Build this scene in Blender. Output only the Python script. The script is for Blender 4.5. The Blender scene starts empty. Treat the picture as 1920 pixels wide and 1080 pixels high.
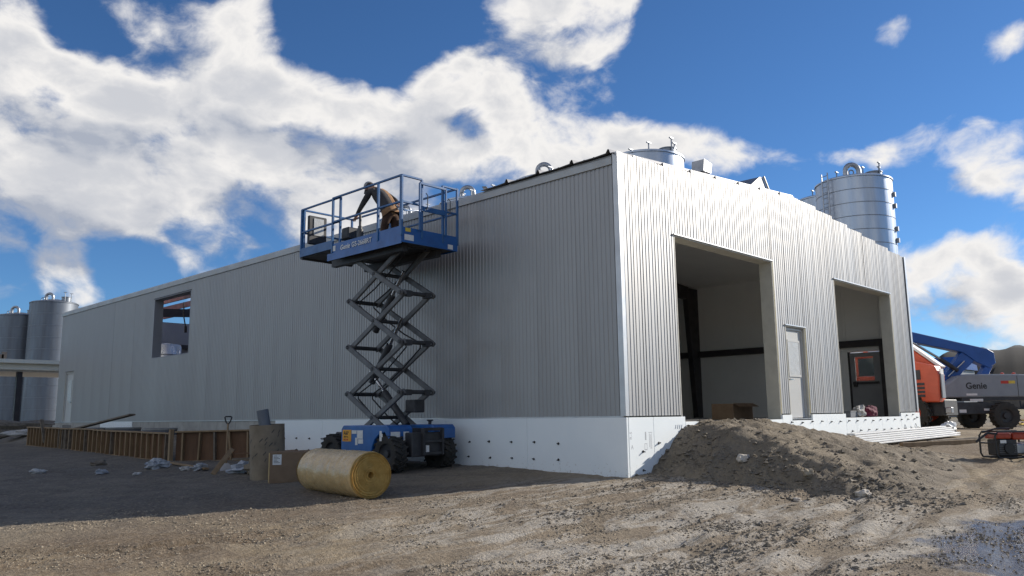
import bpy, bmesh, math, random
from mathutils import Vector, Matrix, noise
random.seed(7)
R = math.radians
scene = bpy.context.scene
COL = scene.collection

# ------------------------------------------------------------------ camera
cam_d = bpy.data.cameras.new("camera")
cam_d.sensor_width = 36.0
cam_d.lens = 36.0 * 1513.5 / 1920.0
cam_d.clip_start = 0.1
cam_d.clip_end = 6000
cam = bpy.data.objects.new("camera", cam_d)
COL.objects.link(cam)
cam.matrix_world = Matrix(((0.69682537, -0.10363284, -0.70971447, -11.95376),
                           (-0.71713636, -0.1175559, -0.68694691, -8.76954),
                           (-0.01224086, 0.98764409, -0.15623481, 1.15050),
                           (0, 0, 0, 1)))
scene.camera = cam

# ------------------------------------------------------------------ light
SUN_A, SUN_E = R(22.0), R(24.0)          # from the +X side, a little in front of the gable wall
S = Vector((math.cos(SUN_E) * math.cos(SUN_A), -math.cos(SUN_E) * math.sin(SUN_A), math.sin(SUN_E)))
sun_d = bpy.data.lights.new("sun", 'SUN')
sun_d.energy = 3.0
sun_d.angle = R(0.53)
sun_d.color = (1.0, 0.93, 0.82)
sun = bpy.data.objects.new("sun", sun_d)
COL.objects.link(sun)
sun.rotation_euler = S.to_track_quat('Z', 'Y').to_euler()
scene.view_settings.view_transform = 'Standard'
scene.view_settings.look = 'None'
scene.view_settings.exposure = 1.0
scene.view_settings.gamma = 1.0

# ------------------------------------------------------------------ sky
CLOUDS = [(0.261,0.905,0.336,0.089,0.90),(0.205,0.909,0.362,0.060,0.60),(0.336,0.903,0.269,0.068,0.55),(0.391,0.814,0.428,0.068,0.60),(0.416,0.843,0.342,0.089,0.90),(0.502,0.800,0.327,0.093,0.95),(0.577,0.754,0.314,0.083,0.95),(0.474,0.844,0.252,0.105,1.10),(0.385,0.898,0.215,0.059,0.95),(0.561,0.794,0.232,0.083,1.00),(0.236,0.930,0.283,0.078,0.80),(0.287,0.947,0.143,0.041,1.10),(0.228,0.952,0.205,0.041,1.00),(0.273,0.945,0.182,0.038,0.80),(0.446,0.875,0.189,0.073,0.90),(0.316,0.920,0.232,0.045,0.80),(0.665,0.595,0.452,0.067,0.85),(0.710,0.551,0.439,0.049,0.80),(0.717,0.516,0.469,0.054,0.80),(0.616,0.680,0.398,0.056,0.80),(0.600,0.701,0.386,0.038,0.50),(0.684,0.631,0.366,0.064,0.70),(0.674,0.677,0.297,0.065,0.75),(0.736,0.601,0.313,0.064,0.80),(0.786,0.526,0.327,0.054,0.75),(0.829,0.466,0.309,0.053,0.70),(0.870,0.393,0.297,0.030,0.60),(0.892,0.346,0.291,0.026,0.60),(0.911,0.301,0.282,0.025,0.55),(0.937,0.208,0.280,0.055,0.95),(0.953,0.185,0.240,0.046,0.70),(0.872,0.278,0.402,0.030,0.85),(0.913,0.169,0.372,0.025,0.50),(0.956,0.256,0.143,0.071,0.95),(0.972,0.214,0.093,0.073,0.90),(0.947,0.306,0.100,0.051,0.70),(0.737,0.550,0.394,0.031,0.40),(0.103,0.956,0.274,0.117,0.80),(0.138,0.980,0.142,0.075,0.60),(0.968,0.081,0.237,0.091,0.70),(0.993,0.080,0.083,0.090,0.80),(0.303,0.800,0.517,0.103,0.60),(0.608,0.548,0.574,0.090,0.50),(0.514,0.734,0.443,0.078,-1.00),(0.349,0.921,0.171,0.040,-0.70),(0.824,0.402,0.400,0.117,-1.10),(0.932,0.291,0.216,0.062,-0.70),(0.874,0.341,0.345,0.063,-0.80),(0.315,0.936,0.156,0.033,-0.50),(0.247,0.948,0.202,0.021,-0.40),(0.351,0.896,0.271,0.023,-0.60),(0.351,0.887,0.300,0.020,-0.50),(0.258,0.878,0.404,0.031,-0.60),(0.531,0.797,0.287,0.016,-0.30),(0.326,0.865,0.380,0.028,-0.40),(0.244,0.959,0.145,0.021,-0.30),(0.615,0.642,0.458,0.037,-0.30),(0.921,0.199,0.334,0.046,-0.50),(0.773,0.460,0.436,0.054,-0.60),(0.695,0.588,0.413,0.025,-0.20),(0.639,0.687,0.345,0.038,-0.35),(0.378,0.907,0.185,0.029,-0.50),(-0.347,0.860,0.375,0.300,0.75),(-0.686,0.686,0.242,0.300,0.80),(-0.682,0.394,0.616,0.320,0.70),(-0.930,0.198,0.309,0.330,0.85),(-0.837,-0.224,0.500,0.300,0.70),(-0.830,-0.518,0.208,0.300,0.80),(-0.506,-0.723,0.469,0.280,0.60),(-0.251,-0.937,0.242,0.260,0.70),(-0.369,0.527,0.766,0.250,0.50),(-0.571,-0.050,0.819,0.250,0.50)]  # trailing entries are unseen clouds, added to whiten the light in the shade
world = bpy.data.worlds.new("World")
scene.world = world
world.use_nodes = True
NT = world.node_tree

def nd(nt, typ, **kw):
    n = nt.nodes.new(typ)
    for k, v in kw.items():
        if k == 'inp':
            for i, val in v.items():
                n.inputs[i].default_value = val
        else:
            setattr(n, k, v)
    return n

def mth(nt, op, a, b=None, clamp=False, c=None):
    n = nt.nodes.new('ShaderNodeMath'); n.operation = op; n.use_clamp = clamp
    for i, v in enumerate((a, b, c)):
        if v is None: continue
        if isinstance(v, (int, float)): n.inputs[i].default_value = v
        else: nt.links.new(v, n.inputs[i])
    return n.outputs[0]

def mixc(nt, fac, a, b, blend='MIX'):
    n = nt.nodes.new('ShaderNodeMix'); n.data_type = 'RGBA'; n.blend_type = blend
    for i, v in ((0, fac), (6, a), (7, b)):
        if isinstance(v, (int, float)): n.inputs[i].default_value = v
        elif isinstance(v, tuple): n.inputs[i].default_value = (*v, 1) if len(v) == 3 else v
        else: nt.links.new(v, n.inputs[i])
    return n.outputs[2]

# cloud density over directions, as a group sampled twice (once towards the sun for the lit edges)
grp = bpy.data.node_groups.new("cloud_density", 'ShaderNodeTree')
grp.interface.new_socket("Vector", in_out='INPUT', socket_type='NodeSocketVector')
grp.interface.new_socket("Density", in_out='OUTPUT', socket_type='NodeSocketFloat')
gi = grp.nodes.new('NodeGroupInput'); go = grp.nodes.new('NodeGroupOutput')
sc_v = nd(grp, 'ShaderNodeVectorMath', operation='MULTIPLY', inp={1: (1, 1, 1.5)})
grp.links.new(gi.outputs[0], sc_v.inputs[0])
wn = nd(grp, 'ShaderNodeTexNoise', inp={'Scale': 5.0, 'Detail': 3.0, 'Roughness': 0.55})
grp.links.new(sc_v.outputs[0], wn.inputs['Vector'])
ws = nd(grp, 'ShaderNodeVectorMath', operation='MULTIPLY_ADD', inp={1: (0.10, 0.10, 0.10), 2: (-0.05, -0.05, -0.05)})
grp.links.new(wn.outputs['Color'], ws.inputs[0])
wv = nd(grp, 'ShaderNodeVectorMath', operation='ADD')
grp.links.new(sc_v.outputs[0], wv.inputs[0]); grp.links.new(ws.outputs[0], wv.inputs[1])
n1 = nd(grp, 'ShaderNodeTexNoise', inp={'Scale': 5.5, 'Detail': 10.0, 'Roughness': 0.58, 'Lacunarity': 2.1})
grp.links.new(wv.outputs[0], n1.inputs['Vector'])
wv2 = nd(grp, 'ShaderNodeVectorMath', operation='MULTIPLY_ADD', inp={1: (0.35, 0.35, 0.35)})
grp.links.new(ws.outputs[0], wv2.inputs[0]); grp.links.new(sc_v.outputs[0], wv2.inputs[2])
vo = nd(grp, 'ShaderNodeTexVoronoi', feature='F1', normalize=True, inp={'Scale': 7.0, 'Detail': 2.0, 'Roughness': 0.5, 'Lacunarity': 2.3})
grp.links.new(wv.outputs[0], vo.inputs['Vector'])
puff = mth(grp, 'MULTIPLY_ADD', vo.outputs['Distance'], -2.2, c=0.62)
nz = mth(grp, 'ADD', puff, mth(grp, 'MULTIPLY_ADD', n1.outputs[0], 2.9, c=-1.65))
tot = mth(grp, 'ADD', 0.0, 0.0)
for (dx, dy, dz, rr, wt) in CLOUDS:
    dn = nd(grp, 'ShaderNodeVectorMath', operation='DISTANCE', inp={1: (dx, dy, dz * 1.5)})
    grp.links.new(wv2.outputs[0], dn.inputs[0])
    mr = nd(grp, 'ShaderNodeMapRange', interpolation_type='SMOOTHSTEP', inp={1: 0.0, 2: rr * (1.66 if wt > 0 else 1.9), 3: wt * (0.95 if wt > 0 else 0.62), 4: 0.0})
    grp.links.new(dn.outputs['Value'], mr.inputs[0])
    tot = mth(grp, 'ADD', tot, mr.outputs[0])
tot = mth(grp, 'MINIMUM', tot, 0.66)
tot = mth(grp, 'ADD', tot, nz)
grp.links.new(tot, go.inputs[0])

sky = nd(NT, 'ShaderNodeTexSky', sky_type='NISHITA', sun_disc=False, sun_elevation=SUN_E,
         sun_rotation=math.atan2(S.x, S.y), altitude=1500.0, air_density=1.0, dust_density=0.25, ozone_density=2.5)
tc = NT.nodes.new('ShaderNodeTexCoord')
g1 = NT.nodes.new('ShaderNodeGroup'); g1.node_tree = grp
g2 = NT.nodes.new('ShaderNodeGroup'); g2.node_tree = grp
NT.links.new(tc.outputs['Generated'], g1.inputs[0])
off = nd(NT, 'ShaderNodeVectorMath', operation='ADD', inp={1: tuple(S * 0.045 + Vector((0, 0, 0.03)))})
NT.links.new(tc.outputs['Generated'], off.inputs[0])
NT.links.new(off.outputs[0], g2.inputs[0])
alpha = nd(NT, 'ShaderNodeMapRange', interpolation_type='SMOOTHSTEP', inp={1: -0.14, 2: 0.42})
NT.links.new(g1.outputs[0], alpha.inputs[0])
lit = mth(NT, 'MULTIPLY_ADD', mth(NT, 'SUBTRACT', g1.outputs[0], g2.outputs[0]), 1.5, clamp=True, c=0.56)
thick = nd(NT, 'ShaderNodeMapRange', interpolation_type='SMOOTHSTEP', inp={1: 0.12, 2: 0.95, 3: 1.2, 4: 0.40})
NT.links.new(g1.outputs[0], thick.inputs[0])
lit2 = mth(NT, 'MULTIPLY', lit, thick.outputs[0])
ccol = mixc(NT, lit2, (2.15, 2.35, 2.8), (4.8, 4.7, 4.6))
skyc = mixc(NT, 1.0, sky.outputs[0], (0.29, 0.45, 0.61), 'MULTIPLY')
fin = mixc(NT, alpha.outputs[0], skyc, ccol)
bg = NT.nodes['Background']
NT.links.new(fin, bg.inputs[0])
bg.inputs[1].default_value = 0.095
scene.cycles.filter_width = 1.5
world.cycles.sampling_method = 'MANUAL'
world.cycles.sample_map_resolution = 512

# ------------------------------------------------------------------ materials
MATS = {}
def mat(name, c1, c2=None, scale=6.0, rough=0.6, metal=0.0, bump=0.0, bscale=None, stretch=(1, 1, 1), rvar=0.1, detail=5.0,
        coat=0.0, trans=0.0, speck=None, coord='Object', alpha=1.0):
    m = bpy.data.materials.new(name); m.use_nodes = True
    nt = m.node_tree; b = nt.nodes['Principled BSDF']
    b.inputs['Metallic'].default_value = metal
    b.inputs['Roughness'].default_value = rough
    if coat: b.inputs['Coat Weight'].default_value = coat; b.inputs['Coat Roughness'].default_value = 0.15
    if trans: b.inputs['Transmission Weight'].default_value = trans
    if alpha < 1: b.inputs['Alpha'].default_value = alpha
    if c2 is None: c2 = tuple(v * 0.8 for v in c1)
    t = nt.nodes.new('ShaderNodeTexCoord')
    mp = nd(nt, 'ShaderNodeMapping', inp={'Scale': stretch})
    nt.links.new(t.outputs[coord], mp.inputs[0])
    n = nd(nt, 'ShaderNodeTexNoise', inp={'Scale': scale, 'Detail': detail, 'Roughness': 0.62})
    nt.links.new(mp.outputs[0], n.inputs['Vector'])
    cr = nd(nt, 'ShaderNodeMapRange', inp={1: 0.32, 2: 0.68})
    nt.links.new(n.outputs[0], cr.inputs[0])
    col = mixc(nt, cr.outputs[0], c1, c2)
    if speck:
        n3 = nd(nt, 'ShaderNodeTexNoise', inp={'Scale': speck[1], 'Detail': 3.0, 'Roughness': 0.7})
        nt.links.new(mp.outputs[0], n3.inputs['Vector'])
        s3 = nd(nt, 'ShaderNodeMapRange', inp={1: speck[2], 2: speck[2] + 0.08})
        nt.links.new(n3.outputs[0], s3.inputs[0])
        col = mixc(nt, s3.outputs[0], col, speck[0])
    nt.links.new(col, b.inputs['Base Color'])
    if rvar:
        rr = nd(nt, 'ShaderNodeMapRange', inp={1: 0.3, 2: 0.7, 3: max(0.02, rough - rvar), 4: min(1, rough + rvar)})
        nt.links.new(n.outputs[0], rr.inputs[0]); nt.links.new(rr.outputs[0], b.inputs['Roughness'])
    if bump:
        n2 = nd(nt, 'ShaderNodeTexNoise', inp={'Scale': bscale or scale * 4, 'Detail': 6.0, 'Roughness': 0.65})
        nt.links.new(mp.outputs[0], n2.inputs['Vector'])
        bp = nd(nt, 'ShaderNodeBump', inp={'Strength': 1.0, 'Distance': bump})
        nt.links.new(n2.outputs[0], bp.inputs['Height']); nt.links.new(bp.outputs[0], b.inputs['Normal'])
    MATS[name] = m
    return m

# ground ---------------------------------------------------------------------
def ground_material(name, mound=False):
    m = bpy.data.materials.new(name); m.use_nodes = True
    nt = m.node_tree; b = nt.nodes['Principled BSDF']
    t = nt.nodes.new('ShaderNodeTexCoord'); P = t.outputs['Object']
    def N(s, d=6.0, r=0.6, dist=0.0, st=None):
        n = nd(nt, 'ShaderNodeTexNoise', inp={'Scale': s, 'Detail': d, 'Roughness': r, 'Distortion': dist})
        if st:
            mp = nd(nt, 'ShaderNodeMapping', inp={'Scale': st, 'Rotation': (0, 0, R(38))})
            nt.links.new(P, mp.inputs[0]); nt.links.new(mp.outputs[0], n.inputs['Vector'])
        else:
            nt.links.new(P, n.inputs['Vector'])
        return n.outputs[0]
    def MR(v, a, bb, c=0.0, d=1.0):
        n = nd(nt, 'ShaderNodeMapRange', interpolation_type='SMOOTHSTEP', inp={1: a, 2: bb, 3: c, 4: d}); nt.links.new(v, n.inputs[0]); return n.outputs[0]
    big = N(0.30, 5.0, 0.6, 0.6); mid = N(1.5, 7.0, 0.65, 0.4); fine = N(16.0, 5.0, 0.7); grit = N(60.0, 3.0, 0.7)
    if mound:
        col = mixc(nt, MR(mid, 0.35, 0.62), (0.255, 0.212, 0.16), (0.175, 0.147, 0.112))
        col = mixc(nt, MR(big, 0.5, 0.68), col, (0.25, 0.205, 0.145))
    else:
        col = mixc(nt, MR(mid, 0.35, 0.65), (0.33, 0.26, 0.165), (0.245, 0.188, 0.12))
        col = mixc(nt, MR(big, 0.44, 0.60), col, (0.165, 0.118, 0.073))
        pale = N(1.0, 9.0, 0.72, 1.0, (0.55, 2.6, 1.0))
        # pale dried crust over the trafficked yard in front of the gable
        sep = nt.nodes.new('ShaderNodeSeparateXYZ'); nt.links.new(P, sep.inputs[0])
        dv = nd(nt, 'ShaderNodeVectorMath', operation='DISTANCE', inp={1: (-2.6, -3.2, 0.0)}); nt.links.new(P, dv.inputs[0])
        reg = MR(dv.outputs['Value'], 2.5, 6.0, 1.0, 0.10)
        pf = mth(nt, 'MULTIPLY', MR(pale, 0.44, 0.58), reg)
        col = mixc(nt, mth(nt, 'MULTIPLY', reg, 0.8), col, mixc(nt, MR(mid, 0.35, 0.65), (0.19, 0.15, 0.11), (0.26, 0.21, 0.155)))
        col = mixc(nt, mth(nt, 'MULTIPLY', pf, 0.75), col, (0.50, 0.465, 0.41))
        dk = N(1.1, 6.0, 0.7, 0.8)
        col = mixc(nt, mth(nt, 'MULTIPLY', MR(dk, 0.56, 0.66), 0.6), col, (0.13, 0.10, 0.075))
        # grey gravel towards the forms
        gv = MR(sep.outputs[1], 0.5, 5.0)
        col = mixc(nt, mth(nt, 'MULTIPLY', gv, 0.72), col, mixc(nt, MR(mid, 0.35, 0.65), (0.155, 0.15, 0.14), (0.09, 0.088, 0.085)))
        # far field dry grass
        far = MR(sep.outputs[0], 35, 70)
        col = mixc(nt, far, col, (0.25, 0.21, 0.11))
    col = mixc(nt, mth(nt, 'MULTIPLY', MR(fine, 0.45, 0.7), 0.5), col, (0.42, 0.35, 0.26) if not mound else (0.33, 0.275, 0.20))
    col = mixc(nt, mth(nt, 'MULTIPLY', MR(grit, 0.52, 0.66), 0.4), col, (0.09, 0.075, 0.06))
    rough = 0.92
    if not mound:
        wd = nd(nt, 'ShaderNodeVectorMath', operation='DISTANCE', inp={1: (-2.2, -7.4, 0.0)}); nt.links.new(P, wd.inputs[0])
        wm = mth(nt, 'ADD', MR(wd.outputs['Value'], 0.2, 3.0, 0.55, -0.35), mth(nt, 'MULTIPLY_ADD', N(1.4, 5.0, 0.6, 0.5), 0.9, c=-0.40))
        dark_gloss = MR(wm, -0.02, 0.16)  # darker, glossier patch with a ragged edge
        col = mixc(nt, mth(nt, 'MULTIPLY', dark_gloss, 0.8), col, (0.05, 0.045, 0.042))
        rg = MR(dark_gloss, 0.0, 1.0, 0.92, 0.14)
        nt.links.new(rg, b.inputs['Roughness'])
    else:
        b.inputs['Roughness'].default_value = 0.92
    b.inputs['Specular IOR Level'].default_value = 0.3
    nt.links.new(col, b.inputs['Base Color'])
    hs = mth(nt, 'ADD', mth(nt, 'MULTIPLY', fine, 0.045), mth(nt, 'MULTIPLY', grit, 0.012))
    hs = mth(nt, 'ADD', hs, mth(nt, 'MULTIPLY', mid, 0.10))
    bp = nd(nt, 'ShaderNodeBump', inp={'Strength': 0.9, 'Distance': 1.0})
    nt.links.new(hs, bp.inputs['Height'])
    if not mound: nt.links.new(mth(nt, 'MULTIPLY_ADD', dark_gloss, -0.7, c=0.9), bp.inputs['Strength'])
    nt.links.new(bp.outputs[0], b.inputs['Normal'])
    MATS[name] = m
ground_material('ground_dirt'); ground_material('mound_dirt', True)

m_s = mat('siding', (0.385, 0.38, 0.375), (0.35, 0.345, 0.34), 0.7, 0.48, 0.62, bump=0.002, bscale=1.6, stretch=(1, 1, 0.25), rvar=0.05)
nt_ = m_s.node_tree; oi = nt_.nodes.new('ShaderNodeObjectInfo'); bs_ = nt_.nodes['Principled BSDF']
src = bs_.inputs['Base Color'].links[0].from_socket
nt_.links.new(mixc(nt_, 1.0, src, mixc(nt_, oi.outputs['Random'], (0.975, 0.975, 0.98), (1.0, 1.0, 1.0)), 'MULTIPLY'), bs_.inputs['Base Color'])
mat('silo_shade', (0.20, 0.22, 0.25), (0.15, 0.165, 0.19), 0.8, 0.45, 0.6, stretch=(2.5, 2.5, 0.3), rvar=0.08)  # silo metal darkened, cloud shade put into the colour
mat('trim_metal', (0.62, 0.62, 0.62), (0.52, 0.52, 0.53), 2, 0.38, 0.7, rvar=0.06)
mat('eave_metal', (0.47, 0.475, 0.47), (0.42, 0.42, 0.42), 1.5, 0.5, 0.4)
mat('roof_metal', (0.30, 0.30, 0.31), (0.22, 0.22, 0.23), 2, 0.45, 0.7)
mat('silo_metal', (0.52, 0.56, 0.62), (0.42, 0.46, 0.52), 0.8, 0.36, 0.9, bump=0.004, bscale=1.4, stretch=(2.5, 2.5, 0.3), rvar=0.08)
mat('silo_dark', (0.33, 0.35, 0.38), (0.24, 0.26, 0.29), 3, 0.45, 0.8)
mat('galv', (0.45, 0.46, 0.48), (0.33, 0.34, 0.36), 5, 0.4, 0.85)
m_f = mat('foam', (0.84, 0.885, 0.90), (0.80, 0.85, 0.87), 1.3, 0.75, rvar=0.05, bump=0.002, bscale=40)
nt_ = m_f.node_tree; bs_ = nt_.nodes['Principled BSDF']; src = bs_.inputs['Base Color'].links[0].from_socket
tcf = nt_.nodes.new('ShaderNodeTexCoord'); sxf = nt_.nodes.new('ShaderNodeSeparateXYZ'); nt_.links.new(tcf.outputs['Object'], sxf.inputs[0])
nf1 = nd(nt_, 'ShaderNodeTexNoise', inp={'Scale': 16.0, 'Detail': 5.0, 'Roughness': 0.75}); nt_.links.new(tcf.outputs['Object'], nf1.inputs['Vector'])
lowm = nd(nt_, 'ShaderNodeMapRange', inp={1: 0.5, 2: 0.05, 3: 0.0, 4: 0.15}); nt_.links.new(sxf.outputs[2], lowm.inputs[0])
spl = nd(nt_, 'ShaderNodeMapRange', inp={1: 0.70, 2: 0.76}); nt_.links.new(mth(nt_, 'ADD', nf1.outputs[0], lowm.outputs[0]), spl.inputs[0])
nt_.links.new(mixc(nt_, mth(nt_, 'MULTIPLY', spl.outputs[0], 0.55), src, (0.36, 0.31, 0.24)), bs_.inputs['Base Color'])
mat('foam_print', (0.48, 0.50, 0.53), None, 5, 0.8)
mat('black_plastic', (0.015, 0.015, 0.017), (0.03, 0.03, 0.03), 20, 0.5)
mat('concrete', (0.42, 0.41, 0.38), (0.30, 0.29, 0.27), 2.5, 0.85, bump=0.004, bscale=20)
mat('slab', (0.46, 0.45, 0.43), (0.38, 0.37, 0.35), 1.5, 0.8)
mat('liner', (0.80, 0.80, 0.77), (0.74, 0.74, 0.72), 0.8, 0.55, rvar=0.05)
mat('jamb', (0.52, 0.51, 0.45), (0.43, 0.42, 0.37), 3, 0.6)
mat('core', (0.62, 0.55, 0.30), (0.5, 0.45, 0.25), 8, 0.85)
mat('dark_steel', (0.045, 0.040, 0.042), (0.03, 0.028, 0.03), 4, 0.5)
mat('red_steel', (0.20, 0.055, 0.045), (0.14, 0.04, 0.035), 4, 0.55)
mat('door_paint', (0.52, 0.52, 0.50), (0.47, 0.47, 0.46), 2, 0.45)
mat('door_dark', (0.28, 0.285, 0.29), (0.24, 0.245, 0.25), 2, 0.5)
mat('film', (0.62, 0.62, 0.60), (0.45, 0.46, 0.46), 6, 0.3, bump=0.01, bscale=5)
mat('cream', (0.82, 0.80, 0.68), (0.75, 0.72, 0.60), 1.5, 0.5)
mat('lift_blue', (0.012, 0.12, 0.40), (0.014, 0.09, 0.29), 3, 0.38, coat=0.3, speck=((0.10, 0.11, 0.12), 18, 0.68))
mat('lift_rail', (0.025, 0.13, 0.33), (0.022, 0.095, 0.25), 5, 0.4, coat=0.2)
mat('lift_grey', (0.135, 0.138, 0.142), (0.095, 0.097, 0.10), 4, 0.5, speck=((0.06, 0.06, 0.06), 14, 0.64))
mat('lift_dark', (0.045, 0.046, 0.05), (0.03, 0.03, 0.033), 5, 0.55)
mat('rubber', (0.022, 0.021, 0.020), (0.05, 0.046, 0.04), 9, 0.85, bump=0.006, bscale=30)
mat('hydraulic', (0.55, 0.55, 0.56), None, 8, 0.2, 1.0)
mat('label_white', (0.78, 0.78, 0.76), (0.66, 0.66, 0.64), 12, 0.5)
mat('label_orange', (0.80, 0.40, 0.03), (0.72, 0.33, 0.02), 12, 0.5)
mat('label_red', (0.55, 0.05, 0.03), None, 12, 0.5)
mat('label_yellow', (0.75, 0.55, 0.08), None, 12, 0.5)
mat('ink', (0.03, 0.03, 0.03), None, 12, 0.6)
mat('roll_wrap', (0.64, 0.46, 0.23), (0.52, 0.35, 0.155), 7, 0.28, bump=0.02, bscale=6, stretch=(1, 0.6, 1), rvar=0.12, coat=0.15)
mat('roll_end', (0.52, 0.34, 0.10), (0.36, 0.22, 0.06), 9, 0.9, bump=0.02, bscale=20)
mat('cardboard', (0.23, 0.155, 0.095), (0.19, 0.125, 0.075), 4, 0.8)
mat('cardboard_light', (0.50, 0.35, 0.15), (0.42, 0.29, 0.12), 4, 0.8)
mat('tube_paper', (0.27, 0.215, 0.15), (0.19, 0.15, 0.105), 3, 0.75)
mat('tube_grey', (0.15, 0.165, 0.19), (0.11, 0.12, 0.14), 4, 0.6)
mat('plywood', (0.17, 0.085, 0.04), (0.095, 0.05, 0.027), 3, 0.8, stretch=(1, 1, 0.3), bump=0.003, bscale=20)
mat('lumber', (0.31, 0.21, 0.115), (0.21, 0.14, 0.075), 6, 0.75, stretch=(1, 1, 0.3))
mat('lumber_old', (0.22, 0.18, 0.135), (0.13, 0.105, 0.08), 6, 0.85)
mat('plastic_film', (0.42, 0.44, 0.46), (0.28, 0.29, 0.31), 9, 0.35, bump=0.01, bscale=14)
mat('orange', (0.62, 0.088, 0.03), (0.50, 0.068, 0.025), 3, 0.4, coat=0.2, speck=((0.3, 0.2, 0.15), 16, 0.68))
mat('boom_blue', (0.012, 0.085, 0.36), (0.012, 0.07, 0.28), 2, 0.4, coat=0.2)
mat('body_grey', (0.27, 0.29, 0.32), (0.22, 0.24, 0.265), 1.5, 0.45)
mat('white_paint', (0.78, 0.78, 0.77), (0.68, 0.68, 0.67), 3, 0.45)
mat('red_paint', (0.42, 0.05, 0.02), (0.33, 0.04, 0.018), 6, 0.4, coat=0.3)
mat('glass', (0.6, 0.65, 0.66), None, 3, 0.05, trans=0.9, rvar=0)
mat('dark_glass', (0.03, 0.045, 0.05), None, 3, 0.06, rvar=0)
mat('maroon', (0.16, 0.02, 0.05), (0.09, 0.012, 0.03), 14, 0.85, bump=0.01)
mat('cloth_pale', (0.6, 0.58, 0.54), (0.42, 0.4, 0.38), 14, 0.9, bump=0.01)
mat('jacket_tan', (0.34, 0.19, 0.09), (0.20, 0.105, 0.05), 8, 0.9, bump=0.008, bscale=16)
mat('sleeve_dark', (0.06, 0.055, 0.055), (0.035, 0.033, 0.035), 8, 0.9, bump=0.006, bscale=16)
mat('pants_brown', (0.085, 0.042, 0.026), (0.05, 0.026, 0.017), 8, 0.9, bump=0.008, bscale=16)
mat('skin', (0.42, 0.24, 0.17), None, 8, 0.6)
mat('hat_grey', (0.33, 0.33, 0.33), (0.25, 0.25, 0.25), 8, 0.6)
mat('boots', (0.06, 0.04, 0.025), None, 8, 0.7)
mat('hair', (0.05, 0.035, 0.025), None, 20, 0.8)
mat('stone_a', (0.40, 0.335, 0.245), (0.26, 0.21, 0.15), 9, 0.9, bump=0.01, bscale=30)
mat('stone_b', (0.22, 0.185, 0.14), (0.13, 0.11, 0.085), 9, 0.9)
mat('stone_pale', (0.55, 0.50, 0.43), (0.43, 0.38, 0.32), 9, 0.9, bump=0.01, bscale=30)
mat('hill', (0.018, 0.015, 0.012), (0.012, 0.010, 0.008), 0.02, 0.95)
mat('liner_shaded', (0.30, 0.31, 0.34), (0.26, 0.27, 0.30), 0.8, 0.6)  # darker lining, indoor shade put into its colour; also on the window jambs
mat('tank_white', (0.72, 0.73, 0.74), (0.64, 0.65, 0.66), 2, 0.3, 0.6)

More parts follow.
